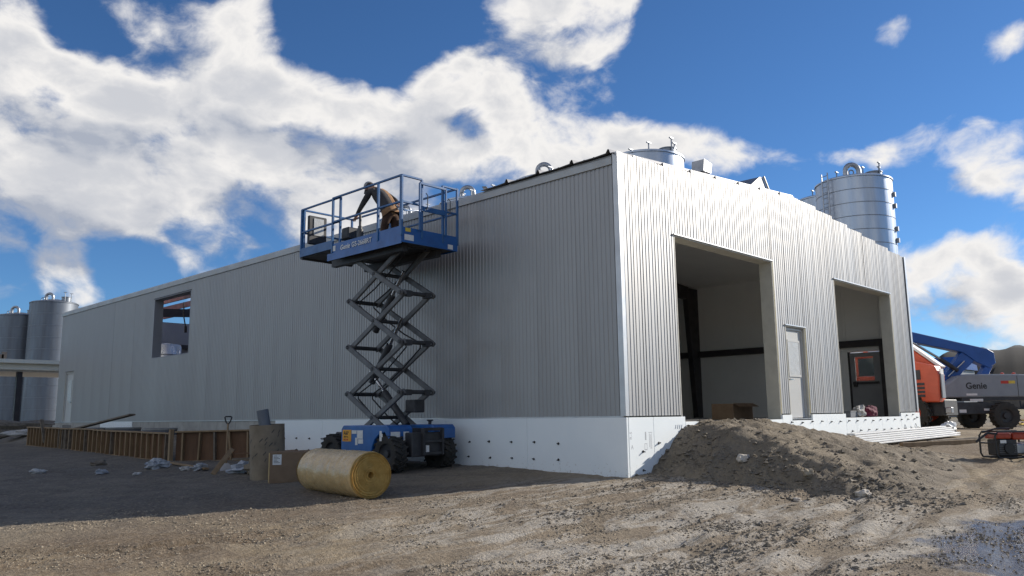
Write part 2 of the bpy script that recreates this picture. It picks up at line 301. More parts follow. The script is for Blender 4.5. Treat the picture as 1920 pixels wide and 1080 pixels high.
# ------------------------------------------------------------------ mesh helpers
V = Vector
class MB:
    def __init__(s): s.v = []; s.f = []; s.m = []
    def add(s, vs, fs, mi=0):
        o = len(s.v); s.v += [V(p) for p in vs]
        s.f += [tuple(i + o for i in f) for f in fs]; s.m += [mi] * len(fs); return s
    def box(s, a, b, mi=0):
        x0, y0, z0 = a; x1, y1, z1 = b
        return s.add([(x0, y0, z0), (x1, y0, z0), (x1, y1, z0), (x0, y1, z0), (x0, y0, z1), (x1, y0, z1), (x1, y1, z1), (x0, y1, z1)],
                     [(3, 2, 1, 0), (4, 5, 6, 7), (0, 1, 5, 4), (1, 2, 6, 5), (2, 3, 7, 6), (3, 0, 4, 7)], mi)
    def beam(s, p, q, w, h, up=(0, 0, 1), mi=0):
        p, q = V(p), V(q); d = (q - p).normalized(); up = V(up)
        sd = d.cross(up)
        if sd.length < 1e-4: sd = d.cross(V((1, 0, 0)))
        sd.normalize(); u = sd.cross(d)
        vs = []
        for c in (p, q):
            for a, b in ((-1, -1), (1, -1), (1, 1), (-1, 1)):
                vs.append(c + sd * (a * w / 2) + u * (b * h / 2))
        return s.add(vs, [(3, 2, 1, 0), (4, 5, 6, 7), (0, 1, 5, 4), (1, 2, 6, 5), (2, 3, 7, 6), (3, 0, 4, 7)], mi)
    def cyl(s, p, q, r, n=12, r2=None, cap=True, mi=0):
        p, q = V(p), V(q); r2 = r if r2 is None else r2
        d = (q - p).normalized(); a = d.orthogonal().normalized(); b = d.cross(a)
        vs = []
        for c, rr in ((p, r), (q, r2)):
            for i in range(n):
                t = 2 * math.pi * i / n
                vs.append(c + (a * math.cos(t) + b * math.sin(t)) * rr)
        fs = [(i, (i + 1) % n, n + (i + 1) % n, n + i) for i in range(n)]
        if cap: fs += [tuple(range(n - 1, -1, -1)), tuple(range(n, 2 * n))]
        return s.add(vs, fs, mi)
    def tube(s, path, r, n=8, mi=0):
        path = [V(p) for p in path]; rings = []; a = None
        for i, p in enumerate(path):
            d = (path[min(i + 1, len(path) - 1)] - path[max(i - 1, 0)]).normalized()
            if a is None: a = d.orthogonal().normalized()
            a = (a - d * a.dot(d)).normalized(); b = d.cross(a)
            rings.append([p + (a * math.cos(2 * math.pi * k / n) + b * math.sin(2 * math.pi * k / n)) * r for k in range(n)])
        vs = [q for rg in rings for q in rg]; fs = []
        for i in range(len(path) - 1):
            for k in range(n):
                fs.append((i * n + k, i * n + (k + 1) % n, (i + 1) * n + (k + 1) % n, (i + 1) * n + k))
        fs += [tuple(range(n - 1, -1, -1)), tuple(range((len(path) - 1) * n, len(path) * n))]
        return s.add(vs, fs, mi)
    def prism(s, poly, ext, mi=0):
        poly = [V(p) for p in poly]; ext = V(ext); n = len(poly)
        vs = poly + [p + ext for p in poly]
        fs = [tuple(range(n - 1, -1, -1)), tuple(range(n, 2 * n))] + [(i, (i + 1) % n, n + (i + 1) % n, n + i) for i in range(n)]
        return s.add(vs, fs, mi)
    def lathe(s, prof, o, axis=(0, 0, 1), n=32, closed=False, mi=0):
        o = V(o); ax = V(axis).normalized(); a = ax.orthogonal().normalized(); b = ax.cross(a)
        vs = []
        for r, h in prof:
            for k in range(n):
                t = 2 * math.pi * k / n
                vs.append(o + ax * h + (a * math.cos(t) + b * math.sin(t)) * r)
        fs = []; m = len(prof)
        for i in range(m if closed else m - 1):
            j = (i + 1) % m
            for k in range(n):
                fs.append((i * n + k, i * n + (k + 1) % n, j * n + (k + 1) % n, j * n + k))
        return s.add(vs, fs, mi)
    def build(s, name, mats, parent=None, smooth=False, bevel=0.0, seg=1, loc=None, fix=True):
        me = bpy.data.meshes.new(name)
        o0 = V(parent_loc(parent)) if parent else (V(loc) if loc else V((0, 0, 0)))
        me.from_pydata([p - o0 for p in s.v], [], s.f)
        if not isinstance(mats, (list, tuple)): mats = [mats]
        for m in mats: me.materials.append(MATS[m])
        for p, i in zip(me.polygons, s.m): p.material_index = i
        if fix:
            bm = bmesh.new(); bm.from_mesh(me); bmesh.ops.recalc_face_normals(bm, faces=bm.faces); bm.to_mesh(me); bm.free()
        if smooth:
            me.polygons.foreach_set('use_smooth', [True] * len(me.polygons))
            if smooth != 'all':
                try: me.set_sharp_from_angle(angle=R(38))
                except Exception: pass
        ob = bpy.data.objects.new(name, me); COL.objects.link(ob)
        if parent: ob.parent = parent
        elif loc: ob.location = loc
        if bevel:
            bv = ob.modifiers.new('bevel', 'BEVEL'); bv.width = bevel; bv.segments = seg; bv.limit_method = 'ANGLE'; bv.angle_limit = R(40)
        return ob

def parent_loc(p):
    l = V((0, 0, 0))
    while p: l += V(p.location); p = p.parent
    return l
def tag(o, label, cat, group=None):
    o['label'] = label; o['category'] = cat; o['kind'] = 'thing'
    if group: o['group'] = group
    return o
def thing(name, label, cat, loc, group=None):
    o = bpy.data.objects.new(name, None); COL.objects.link(o)
    o.location = loc; o.empty_display_size = 0.2
    return tag(o, label, cat, group)
def struct(o): o['kind'] = 'structure'; return o
def copy_tree(o, parent=None):
    c = o.copy(); COL.objects.link(c); c.parent = parent
    for ch in o.children: copy_tree(ch, c)
    return c
def share(o, parent, loc):           # one more piece with the same mesh (offset in parent's space)
    c = o.copy(); COL.objects.link(c); c.parent = parent; c.location = loc; return c
_tc = {}
def text(s, size, name, m, parent, o, ax, ay, ext=0.002, bold=0.0, shear=0.0):
    cu = bpy.data.curves.new('t', 'FONT'); cu.body = s; cu.size = size; cu.extrude = ext; cu.offset = bold; cu.shear = shear
    cu.resolution_u = 3
    t = bpy.data.objects.new('t', cu); COL.objects.link(t)
    dg = bpy.context.evaluated_depsgraph_get()
    me = bpy.data.meshes.new_from_object(t.evaluated_get(dg))
    bpy.data.objects.remove(t); bpy.data.curves.remove(cu)
    ax, ay = V(ax).normalized(), V(ay).normalized(); az = ax.cross(ay)
    M = Matrix((ax, ay, az)).transposed().to_4x4(); M.translation = V(o) - parent_loc(parent)
    me.transform(M); me.name = name
    me.materials.clear(); me.materials.append(MATS[m])
    ob = bpy.data.objects.new(name, me); COL.objects.link(ob); ob.parent = parent
    return ob
def th(v): return math.tanh(v)
def sst(a, b, x):
    t = min(1, max(0, (x - a) / (b - a))); return t * t * (3 - 2 * t)
def fbm(x, y, s, o=4, z=0.0):
    return noise.fractal(V((x * s, y * s, z)), 1.0, 2.0, o)

# ------------------------------------------------------------------ ground
def gz0(x, y):
    z = 0.05
    z += 0.40 * th(0.049 * x / 0.40) if x < 0 else 0.5 * th(0.049 * x / 0.5) * (1 - 0.25 * sst(15, 24, x))
    z += 0.34 * th(0.022 * y / 0.34) if y > 0 else 0.20 * th(0.0316 * y / 0.20)
    return z
def rut(x, y):
    h = 0.0
    for (yc, sl) in ((-6.0 + 0.22 * (x + 4) + 0.015 * (x + 4) ** 2, 0.25), (-3.6 - 0.62 * (x + 3), -0.62), (-1.0 - 0.30 * (x + 6), -0.30), (-4.6 + 0.05 * (x + 7), 0.05)):
        for o in (-0.85, 0.85):
            d = abs((y - yc) / math.sqrt(1 + sl * sl) - o)
            if d < 0.6:
                h += (-0.034 * math.exp(-(d / 0.14) ** 2) + 0.024 * math.exp(-((d - 0.27) / 0.09) ** 2)) * (0.5 + 1.1 * max(0, fbm(x, y, 0.5, 2, 20 + o) + 0.3))
    return h
def gz(x, y):
    z = gz0(x, y)
    if -11.5 < x < 6 and -9 < y < 3: z += rut(x, y)
    z += 0.42 * sst(11.6, 12.8, y) * sst(-2.4, -0.5, x) * (1 - sst(31.5, 36, y))
    r = math.hypot(x + 6, y + 2)
    if r < 60:
        k = 1 - r / 60
        z += k * (0.030 * fbm(x, y, 0.55, 3) + 0.022 * fbm(x, y, 2.3, 3, 3.1))
        if r < 16: z += 0.012 * fbm(x, y, 8.0, 2, 7.7)
    return z
def coords(lo, hi, a, b, st, grow=1.22, mx=90):
    c = []; v = a
    while v <= b: c.append(v); v += st
    d = st
    while v < hi: d = min(d * grow, mx); c.append(v); v += d
    c.append(hi); v = a; d = st
    L = []
    while True:
        d = min(d * grow, mx); v -= d
        if v <= lo: break
        L.append(v)
    return [lo] + L[::-1] + c
xs = coords(-1500, 1500, -11.2, 6.0, 0.085, 1.06)
ys = coords(-1500, 1500, -8.2, 6.5, 0.085, 1.06)
verts = [(x, y, gz(x, y)) for y in ys for x in xs]
nx = len(xs)
faces = [(j * nx + i, j * nx + i + 1, (j + 1) * nx + i + 1, (j + 1) * nx + i) for j in range(len(ys) - 1) for i in range(nx - 1)]
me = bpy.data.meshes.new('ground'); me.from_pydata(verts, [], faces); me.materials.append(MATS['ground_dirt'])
me.polygons.foreach_set('use_smooth', [True] * len(faces))
ground = bpy.data.objects.new('ground', me); COL.objects.link(ground); struct(ground)

def mh(x, y):
    t = max(0.0, -y)
    wob = 0.30 * fbm(x * 0.3, y, 0.9, 3, 5.0)
    xl = 0.55 - 0.17 * t + wob * min(1, t)
    L = sst(xl, xl + 1.45 - 0.08 * t, x)
    L = 0.35 * L + 0.65 * min(1, max(0, (x - xl) / (1.35)))
    Rf = 1 - sst(3.2, 8.2, x)
    St = 1 - sst(0.5, 5.3, t + 0.12 * (x - 2))
    h = 0.78 * L * Rf * St
    return h
def mound_z(x, y):
    h = mh(x, y)
    e = min(1, h / 0.12)
    t = max(0.0, -y)
    lump = 0.07 * fbm(x, y, 1.3, 4, 2.0) + 0.05 * fbm(x, y, 4.5, 4, 9.0) + 0.02 * abs(fbm(x, y, 11, 2, 3.0))
    side = 1 - sst(0.5, 2.4, x + 0.17 * t)          # the steep broken bank
    lump += side * (0.12 * abs(fbm(x, y, 2.6, 4, 1.0)) + 0.06 * fbm(x, y, 9, 3, 4.0))
    return gz0(x, y) + h + e * lump + 0.02 * e - 0.05 * (1 - e) + 0.008 * fbm(x, y, 14, 2)
mb = MB()
mxs = [-1.8 + 0.07 * i for i in range(int(13.4 / 0.07))]
mys = [-7.0 + 0.07 * j for j in range(int(7.4 / 0.07) + 1)]
mys = [min(y, -0.005) if y < 0.06 else y for y in mys if y < 0.06]
mv = [(x, y, mound_z(x, y)) for y in mys for x in mxs]
n = len(mxs)
mb.add(mv, [(j * n + i, j * n + i + 1, (j + 1) * n + i + 1, (j + 1) * n + i) for j in range(len(mys) - 1) for i in range(n - 1)])
o = mb.build('dirt_mound', 'mound_dirt', smooth='all', fix=False)
tag(o, 'broad mound of brown dirt ramped up to the large doorway', 'dirt mound')

# loose gravel on the yard (nobody could count it)
def stones(name, pts, m, kind=True):
    b = MB()
    for (x, y, z, s) in pts:
        a = random.random() * 6.28; ca, sa = math.cos(a) * s, math.sin(a) * s
        k = [random.uniform(0.6, 1.2) for _ in range(6)]
        h = s * random.uniform(0.45, 0.8)
        b.add([(x + ca * k[0], y + sa * k[0], z), (x - sa * k[1], y + ca * k[1], z + h * 0.2), (x - ca * k[2], y - sa * k[2], z),
               (x + sa * k[3], y - ca * k[3], z + h * 0.1), (x + ca * .2, y + sa * .2, z + h * k[4]), (x, y, z - h * 0.5)],
              [(0, 1, 4), (1, 2, 4), (2, 3, 4), (3, 0, 4), (1, 0, 5), (2, 1, 5), (3, 2, 5), (0, 3, 5)])
    o = b.build(name, m, fix=False)
    o['kind'] = 'stuff'
    return o
CX, CY = -11.95, -8.77
def scatter(nn, rmin, rmax, s0, s1, p=1.0):
    out = []
    while len(out) < nn:
        r = rmin + (rmax - rmin) * random.random() ** p
        a = R(random.uniform(5, 84))
        x, y = CX + r * math.cos(a), CY + r * math.sin(a)
        if x > -0.1 and y > -0.1: continue
        dn = fbm(x, y, 0.8, 3, 11.0)
        if random.random() > 0.28 + 1.5 * dn: continue
        m_ = mh(x, y) if y < 0 and x > -1.8 else 0
        z = mound_z(x, y) if m_ > 0.05 else gz(x, y)
        s = s0 + (s1 - s0) * random.random() ** 3
        out.append((x, y, z, s))
    return out
o = stones('gravel', scatter(24000, 3.5, 13.5, 0.008, 0.026, 1.0), 'stone_a'); o['label'] = 'loose tan gravel strewn over the dirt yard'
o = stones('gravel', scatter(12000, 3.5, 14.5, 0.008, 0.026, 0.9), 'stone_b'); o['label'] = 'loose dark gravel and dirt crumbs over the yard'
clods = []
while len(clods) < 2600:
    t = random.uniform(0.0, 5.4)
    x = 0.55 - 0.17 * t + random.gauss(0.25, 0.55); y = -t
    if x < -1.7: continue
    z = mound_z(x, y) if mh(x, y) > 0.03 else gz(x, y)
    clods.append((x, y, z, random.uniform(0.010, 0.022) + 0.05 * random.random() ** 8))
for _ in range(5200):
    x, y = random.uniform(-.2, 8.5), -5.6 * random.random() ** 1.2
    if mh(x, y) < .06 or random.random() > .45 + 1.2 * fbm(x, y, 1.1, 3, 31.0): continue
    clods.append((x, y, mound_z(x, y), random.uniform(0.008, 0.018) + 0.06 * random.random() ** 9))
for (cx, cy, rx, ry, cnt) in ((-4.3, -4.4, 1.4, 0.35, 800), (-2.9, -3.5, 0.6, 0.7, 420), (-3.4, -1.6, 0.8, 0.3, 260), (-6.6, -4.6, 1.0, 0.4, 420), (-5.2, -5.6, 1.2, 0.35, 520), (-0.9, -0.7, 0.9, 0.35, 420)):
    for _ in range(cnt):
        x, y = cx + random.gauss(0, rx * .6), cy + random.gauss(0, ry * .6)
        clods.append((x, y, gz(x, y), random.uniform(0.008, 0.02) + 0.03 * random.random() ** 6))
o = stones('dirt_clods', clods, 'stone_b'); o['label'] = 'dark crumbled dirt clods lying in patches and along the mound bank'

def rock(name, label, loc, r, m, sq=0.6, seed=0, group=None):
    bm = bmesh.new(); bmesh.ops.create_icosphere(bm, subdivisions=3, radius=1.0)
    for v in bm.verts:
        d = 1 + 0.35 * noise.fractal(v.co * 1.6 + V((seed, 0, 0)), 1.0, 2.0, 4)
        v.co = V((v.co.x * r[0] * d, v.co.y * r[1] * d, v.co.z * r[2] * d))
    me = bpy.data.meshes.new(name); bm.to_mesh(me); bm.free(); me.materials.append(MATS[m])
    o = bpy.data.objects.new(name, me); COL.objects.link(o); o.location = loc
    return tag(o, label, 'rock', group)

# ------------------------------------------------------------------ the steel building
BW, BL, Z0, ZE = 15.42, 31.2, 1.12, 5.98          # width along X, length along Y, siding base, eave
PW = 1.037
RIDGE = 7.71
def roof_z(x): return ZE + 0.076 * (RIDGE - abs(x - RIDGE))
bld = thing('metal_building', 'long grey ribbed metal building with two open doorways on a white foam base', 'building', (0, 0, 0))

def rib_profile(u0, u1, base=0.0, per=0.1037, dep=0.008):
    """(u, out) polyline of the ribbed sheet between u0 and u1"""
    out = []
    k0 = math.floor((u0 - base) / per); k1 = math.ceil((u1 - base) / per)
    pts = []
    for k in range(k0, k1 + 1):
        b = base + k * per + ((math.sin(k * 12.9898 + base * 7.13 + 4.1) * 43758.5453) % 1.0 - .5) * per * (.34 if base > 0 and dep < .01 else .0)
        pts += [(b, dep), (b + per * .52, dep), (b + per * .60, 0.0), (b + per * .92, 0.0)]
    def val(u):
        for (a, va), (c, vc) in zip(pts, pts[1:]):
            if a <= u <= c: return va + (vc - va) * (u - a) / max(1e-9, c - a)
        return dep
    out.append((u0, val(u0)))
    out += [(u, v) for u, v in pts if u0 + 1e-4 < u < u1 - 1e-4]
    out.append((u1, val(u1)))
    return out
def panel_mesh(u0, u1, z0, z1, side, ztop=None, base=0.0):
    b = MB(); pr = rib_profile(u0, u1, base, dep=.011 if side == 'L' else .008)
    g = 0.0006 if side == 'L' else 0.002
    pr = [(pr[0][0] + g, -0.05)] + [(min(max(u, u0 + g), u1 - g), d) for u, d in pr] + [(pr[-1][0] - g, -0.05)]
    def P(u, d, z): return (-d, u, z) if side == 'L' else (u, -d, z)
    n = len(pr)
    vs = [P(u, d, z0) for u, d in pr] + [P(u, d, z1) for u, d in pr]
    fs = [(i, i + 1, n + i + 1, n + i) for i in range(n - 1)]
    fs += [tuple(range(n, 2 * n))]
    b.add(vs, fs)
    return b
def rects(u0, u1, z0, z1, ops):
    """cut openings (u0,u1,z0,z1) out of a rectangle -> list of rectangles"""
    rs = [(u0, u1, z0, z1)]
    for (a, b, c, d) in ops:
        nr = []
        for (p, q, r, s) in rs:
            if b <= p or a >= q or d <= r or c >= s: nr.append((p, q, r, s)); continue
            if a > p: nr.append((p, a, r, s))
            if b < q: nr.append((b, q, r, s))
            m0, m1 = max(p, a), min(q, b)
            if d < s: nr.append((m0, m1, d, s))
            if c > r: nr.append((m0, m1, r, c))
        rs = nr
    return rs
# openings: (u0,u1,z0,z1)
OP_F = [(1.82, 6.06, 0.9, 4.73), (6.54, 7.60, 0.9, 3.23), (9.62, 13.80, 0.9, 4.71)]
OP_L = [(18.03, 21.05, 3.35, 5.53), (29.2, 30.25, 0.9, 3.28)]
# left long wall
k = 0
protoL = None
while True:
    u0 = 0.02 + k * PW; u1 = min(u0 + PW, BL)
    if u0 >= BL - 0.05: break
    rs = rects(u0, u1, Z0, ZE - 0.13, OP_L)
    if len(rs) == 1 and rs[0] == (u0, u1, Z0, ZE - 0.13) and abs(u1 - u0 - PW) < 1e-6:
        if protoL is None:
            protoL = panel_mesh(0, PW, Z0, ZE - 0.13, 'L').build('siding_panel', 'siding', bld, fix=False); protoL.location = (0, u0, 0)
        else:
            share(protoL, bld, (random.uniform(-.004, .002), u0, 0))
    else:
        for r_ in rs:
            if r_[1] - r_[0] > 0.01: panel_mesh(r_[0], r_[1], r_[2], r_[3], 'L', base=u0).build('siding_panel', 'siding', bld, fix=False)
    k += 1
# gable wall: square-cut panels stepping up to the ridge and down again
edges = [0.02, 0.53]
while edges[-1] + PW < BW: edges.append(edges[-1] + PW)
edges.append(BW)
for i, (u0, u1) in enumerate(zip(edges, edges[1:])):
    mid = (u0 + u1) / 2
    zt = roof_z(u0 if mid < RIDGE else u1) + (0.09 if i else 0.045)
    if i == 0: zt = 6.07
    for r_ in rects(u0, u1, Z0, zt, OP_F):
        if r_[1] - r_[0] > 0.01:
            p_ = panel_mesh(r_[0], r_[1], r_[2], r_[3], 'F', base=u0).build('siding_panel', 'siding', bld, fix=False)
            p_.location.y += random.uniform(-.004, .002)
# corner trim, eave trim, base trim
MB().add([(-.03, -.03, Z0), (.075, -.03, Z0), (.075, -.022, Z0), (-.022, -.022, Z0), (-.022, .09, Z0), (-.03, .09, Z0),
          (-.03, -.03, 6.06), (.075, -.03, 6.06), (.075, -.022, 6.06), (-.022, -.022, 6.06), (-.022, .09, 6.06), (-.03, .09, 6.06)],
         [(0, 1, 7, 6), (1, 2, 8, 7), (2, 3, 9, 8), (3, 4, 10, 9), (4, 5, 11, 10), (5, 0, 6, 11), (0, 5, 4, 3, 2, 1), (6, 7, 8, 9, 10, 11)]).build('corner_trim', 'trim_metal', bld)
MB().box((BW - .1, -.034, Z0), (BW + .03, -.02, ZE + .1)).box((BW + .02, -.02, Z0), (BW + .03, .1, ZE + .1)).build('corner_trim', 'trim_metal', bld)
y = 0.1
while y < BL:
    y1 = min(y + 6.1, BL + .02)
    MB().prism([(-.02, y, ZE - .15), (-.045, y, ZE - .145), (-.05, y, ZE - .01), (-.03, y, ZE + .035), (.10, y, ZE + .045), (.10, y, ZE - .10)], (0, y1 - y - .006, 0)).build('eave_trim', 'eave_metal', bld)
    y = y1
MB().box((-.035, 0.05, Z0 - .025), (.02, BL, Z0 - .001)).build('base_trim', 'trim_metal', bld)

# foundation
MB().box((0.02, 0.02, -0.4), (BW - .02, BL - .02, 0.985)).build('floor_slab', 'slab', bld)
MB().box((-.005, 12.12, 0.2), (0.019, BL, Z0 - .03)).build('stem_wall', 'concrete', bld)
for j in range(16):                                   # pours of the stem wall, seen as joints
    y0 = 12.14 + j * 1.19
    MB().box((-.016, y0 + .008, 0.3), (-.006, min(y0 + 1.182, BL), Z0 - .032)).build('stem_wall_face', 'concrete', bld)

fast_mesh = None
def fastener(parent, p, side):
    global fast_mesh
    if fast_mesh is None:
        b = MB().cyl((0, 0, 0), (0, -.009, 0), .024, 10).cyl((0, -.009, 0), (0, -.05, 0), .011, 6)
        o = b.build('fastener', 'black_plastic', parent); fast_mesh = o.data
    else:
        o = bpy.data.objects.new('fastener', fast_mesh); COL.objects.link(o); o.parent = parent
    o.location = V(p) - parent_loc(parent)
    o.rotation_euler = (random.uniform(-.2, .2), 0, R(-90) if side == 'L' else 0)
    o.scale = (1, 1, random.uniform(.85, 1.15))
def foam(u0, u1, z1, side, dots, z0=-.35):
    g = .0025
    b = MB()
    if side == 'L': b.box((-.06, u0 + g, z0), (-.006, u1 - g, z1))
    else: b.box((u0 + g, -.06, z0), (u1 - g, -.006, z1))
    o = b.build('foam_board', 'foam', bld, bevel=.004)
    for (u, z) in dots:
        if u0 <= u < u1: fastener(o, (-.06, u, z) if side == 'L' else (u, -.06, z), side)
    return o
dl = [(1.56 + .625 * i, .62) for i in range(17)] + [(1.56 + .625 * i, .31) for i in range(17)]
dl = [(u + random.uniform(-.02, .02), z + random.uniform(-.012, .012)) for u, z in dl]
for i in range(5):
    foam(-.06 + i * 2.44, min(-.06 + (i + 1) * 2.44, 12.1), 1.093, 'L', dl)
df = [(.41, .47), (.92, .62), (1.55, .62), (.94, .31), (.40, .16), (1.6, .30), (1.72, .86), (2.6, .6)]
df += [(6.45 + .56 * i, .91) for i in range(16)] + [(10.0 + .57 * i, .64) for i in range(10)] + [(14.2, 1.02), (14.75, 1.02), (15.1, .95)]
df = [(u, z + random.uniform(-.015, .015)) for u, z in df]
b0 = foam(0.0, 0.78, Z0 - .028, 'F', df); b1 = foam(0.78, 1.87, Z0 - .028, 'F', df)
foam(1.87, 2.9, .99, 'F', df); foam(2.9, 4.5, .99, 'F', df); foam(4.5, 6.02, .99, 'F', df)
foam(6.02, 6.52, Z0 - .028, 'F', df); foam(6.52, 7.62, .955, 'F', df); foam(7.62, 9.66, Z0 - .028, 'F', df)
foam(9.66, 10.35, .985, 'F', df); foam(10.35, 12.2, .985, 'F', df); foam(12.2, 13.75, .985, 'F', df); b9 = foam(13.75, BW - .02, Z0 - .028, 'F', df)
# printing on the foam boards
fx, fz = (1, 0, 0), (0, 0, 1)
text('R-5', .10, 'print', 'foam_print', b0, (.09, -.0605, .70), (0, 0, 1), (-1, 0, 0), .0003)
text('A', .11, 'print', 'foam_print', b0, (.05, -.0605, .53), fx, fz, .0003)
pb = MB()
for (x0, x1, z0_, z1_) in ((.47, .55, .50, .515), (.47, .48, .51, .62), (.54, .55, .51, .62), (.48, .54, .61, .62), (.62, .635, .55, .80), (.66, .672, .52, .78), (.69, .70, .52, .80), (.60, .72, .81, .82), (.49, .53, .68, .83)):
    pb.box((x0, -.0607, z0_), (x1, -.0602, z1_))
pb.build('print', 'foam_print', b0)
pb = MB()
for i in range(4): pb.beam((1.50 + .07 * i, -.0605, .86), (1.53 + .07 * i, -.0605, .94), .0008, .014, up=(0, -1, 0))
pb.build('print', 'foam_print', b1)
pb = MB()
for (cx, cz) in ((14.0, .66), (14.95, .68), (14.5, .60)):
    for a in range(4):
        t0, t1 = a * math.pi / 2, (a + 1) * math.pi / 2
        pb.beam((cx + .09 * math.cos(t0), -.0605, cz + .09 * math.sin(t0)), (cx + .09 * math.cos(t1), -.0605, cz + .09 * math.sin(t1)), .0008, .016, up=(0, -1, 0))
pb.build('print', 'foam_print', b9)

# inner lining, jambs
T = .30
for r_ in rects(.3, BW - .3, .985, 6.0, OP_F):
    MB().box((r_[0], .235, r_[2]), (r_[1], T - .002, r_[3])).build('liner_panel', 'liner', bld)
for r_ in rects(.3, BL - .3, .985, 5.9, OP_L):
    MB().box((.235, r_[0], r_[2]), (T - .002, r_[1], r_[3])).build('liner_panel', 'liner', bld)
OP_R = [(.86, 1.95, .9, 3.10)]
yy = .06
while yy < BL - .03:                                     # right long wall, seen from inside
    y1 = min(yy + 2.0, BL - .02)
    for r_ in rects(yy, y1, .985, 5.95, OP_R):
        MB().box((BW - .28, r_[0] + .002, r_[2]), (BW - .02, r_[1] - .002, r_[3])).build('liner_panel', 'liner', bld)
    yy = y1
MB().box((.3, BL - .25, .985), (BW - .3, BL - .02, 5.9)).build('end_wall', 'liner_shaded', bld)
MB().box((.3, 14.0, .985), (BW - .3, 14.15, 6.05)).build('partition', 'liner', bld)
for side, ops in (('F', OP_F), ('L', OP_L)):
    for (a, b_, c, d) in ops:
        z_ = max(c, .988)
        def bx(u0, u1, z0, z1, name='jamb', m='jamb', t0=-.012, t1=T + .01):
            if side == 'F': MB().box((u0, t0, z0), (u1, t1, z1)).build(name, m, bld)
            else: MB().box((t0, u0, z0), (t1, u1, z1)).build(name, m, bld)
        jm = 'liner_shaded' if c > 2 else 'jamb'
        bx(a, a + .03, z_, d, 'jamb', jm); bx(b_ - .03, b_, z_, d, 'jamb', jm); bx(a + .03, b_ - .03, d - .03, d, 'head_jamb', jm)
        if c > 2: bx(a + .03, b_ - .03, c, c + .03, 'sill', jm)
        # raw foam core at the cut edge of the panels, drip trim at the head
        if side == 'F':
            bx(b_ + .001, b_ + .022, Z0, d, 'core_edge', 'core', -.020, -.0165)
            bx(a - .03, b_ + .03, d, d + .025, 'drip_trim', 'trim_metal', -.045, -.0165)
        else:
            bx(a - .03, b_ + .03, d, d + .02, 'drip_trim', 'dark_steel', -.03, -.0165)

# roof over the front bays, deck added further back to shade the window bay, and the edge of the last roof sheets
for s_ in (0, 1):
    xa, xb = (.05, RIDGE - .002) if s_ == 0 else (RIDGE + .002, BW - .05)
    MB().prism([(xa, .04, roof_z(xa) - .10), (xb, .04, roof_z(xb) - .10), (xb, .04, roof_z(xb) - .01), (xa, .04, roof_z(xa) - .01)], (0, 22.0, 0)).build('roof_deck_extended_for_shade', 'liner', bld)
for i in range(4):                                    # roof sheets overhanging the eave, trapezoid ribs
    y0 = .03 + i * .90; w_ = .895
    prof = [(0, 0), (.10, 0), (.135, .035), (.165, .035), (.20, 0), (.42, 0), (.44, .012), (.46, 0), (.66, 0), (.68, .012), (.70, 0), (w_, 0)]
    prof = [(0, .0), (.04, .0), (.075, .085), (.105, .085), (.15, .02)] + [(u, v + .004) for u, v in prof[5:]]
    b = MB(); n_ = len(prof)
    vs = []
    for xx in (-.11, 7.7):
        for u, v in prof: vs.append((xx, y0 + u, roof_z(max(xx, 0)) + .05 + v))
        for u, v in prof: vs.append((xx, y0 + u, roof_z(max(xx, 0)) + .044 + v))
    fs = []
    for q in range(n_ - 1):
        fs += [(q, q + 1, 2 * n_ + q + 1, 2 * n_ + q), (n_ + q, 3 * n_ + q, 3 * n_ + q + 1, n_ + q + 1), (q, n_ + q, n_ + q + 1, q + 1)]
    b.add(vs, fs); b.build('roof_sheet', 'roof_metal', bld, fix=False)
MB().beam((-.16, 3.45, 6.075), (.5, 3.95, 6.13), .10, .008).build('roof_offcut', 'roof_metal', bld)
# frames and girts inside
for yc in (7.6,):
    for xc, sg in ((BW - .3, -1), (.32, 1)):
        MB().prism([(xc, yc - .1, .99), (xc + sg * .35, yc - .1, .99), (xc + sg * .75, yc - .1, 5.55), (xc + sg * .75, yc - .1, 5.86), (xc, yc - .1, 5.86)], (0, .2, 0)).build('frame_column', 'dark_steel', bld)
    MB().prism([(.9, yc - .09, 5.42), (RIDGE, yc - .09, 6.0), (BW - .9, yc - .09, 5.42), (BW - .9, yc - .09, 5.90), (RIDGE, yc - .09, 6.37), (.9, yc - .09, 5.90)], (0, .18, 0)).build('frame_rafter', 'dark_steel', bld)
for zc in (3.35,):
    MB().box((BW - .48, .32, zc - .11), (BW - .285, 13.9, zc + .11)).build('girt', 'dark_steel', bld)
    MB().box((.302, 8.0, zc - .1), (.5, 13.9, zc + .1)).build('girt', 'dark_steel', bld)
MB().box((.4, BL - .45, 4.62), (BW - .4, BL - .26, 4.82)).build('girt', 'dark_steel', bld)
for xc in (1.6, 3.0, 4.4, 5.8, 7.2, 8.6, 10.0, 11.4, 12.8):
    MB().box((xc - .04, 14.2, roof_z(xc) - .28), (xc + .04, BL - .3, roof_z(xc) - .05)).box((xc + .04, 14.2, roof_z(xc) - .07), (xc + .1, BL - .3, roof_z(xc) - .05)).build('purlin', 'red_steel', bld)
for yc in (18.6, 25.5):
    MB().prism([(.4, yc - .08, 5.35), (RIDGE, yc - .08, 5.85), (BW - .4, yc - .08, 5.35), (BW - .4, yc - .08, 5.69), (RIDGE, yc - .08, 6.19), (.4, yc - .08, 5.69)], (0, .16, 0)).build('frame_rafter', 'dark_steel', bld)
for (x_, y_) in ((1.75, 22.6), (2.25, 22.2)):
    MB().tube([(x_, y_, 5.75), (x_ + .02, y_, 5.2), (x_ + .12, y_, 4.75)], .025, 6).cyl((x_ + .12, y_, 4.8), (x_ + .13, y_, 4.55), .055, 8).build('hanging_strap', 'dark_steel', bld)
tk = thing('steel_tank', 'shiny steel tank seen through the high wall window', 'tank', (3.0, 27.0, .985))
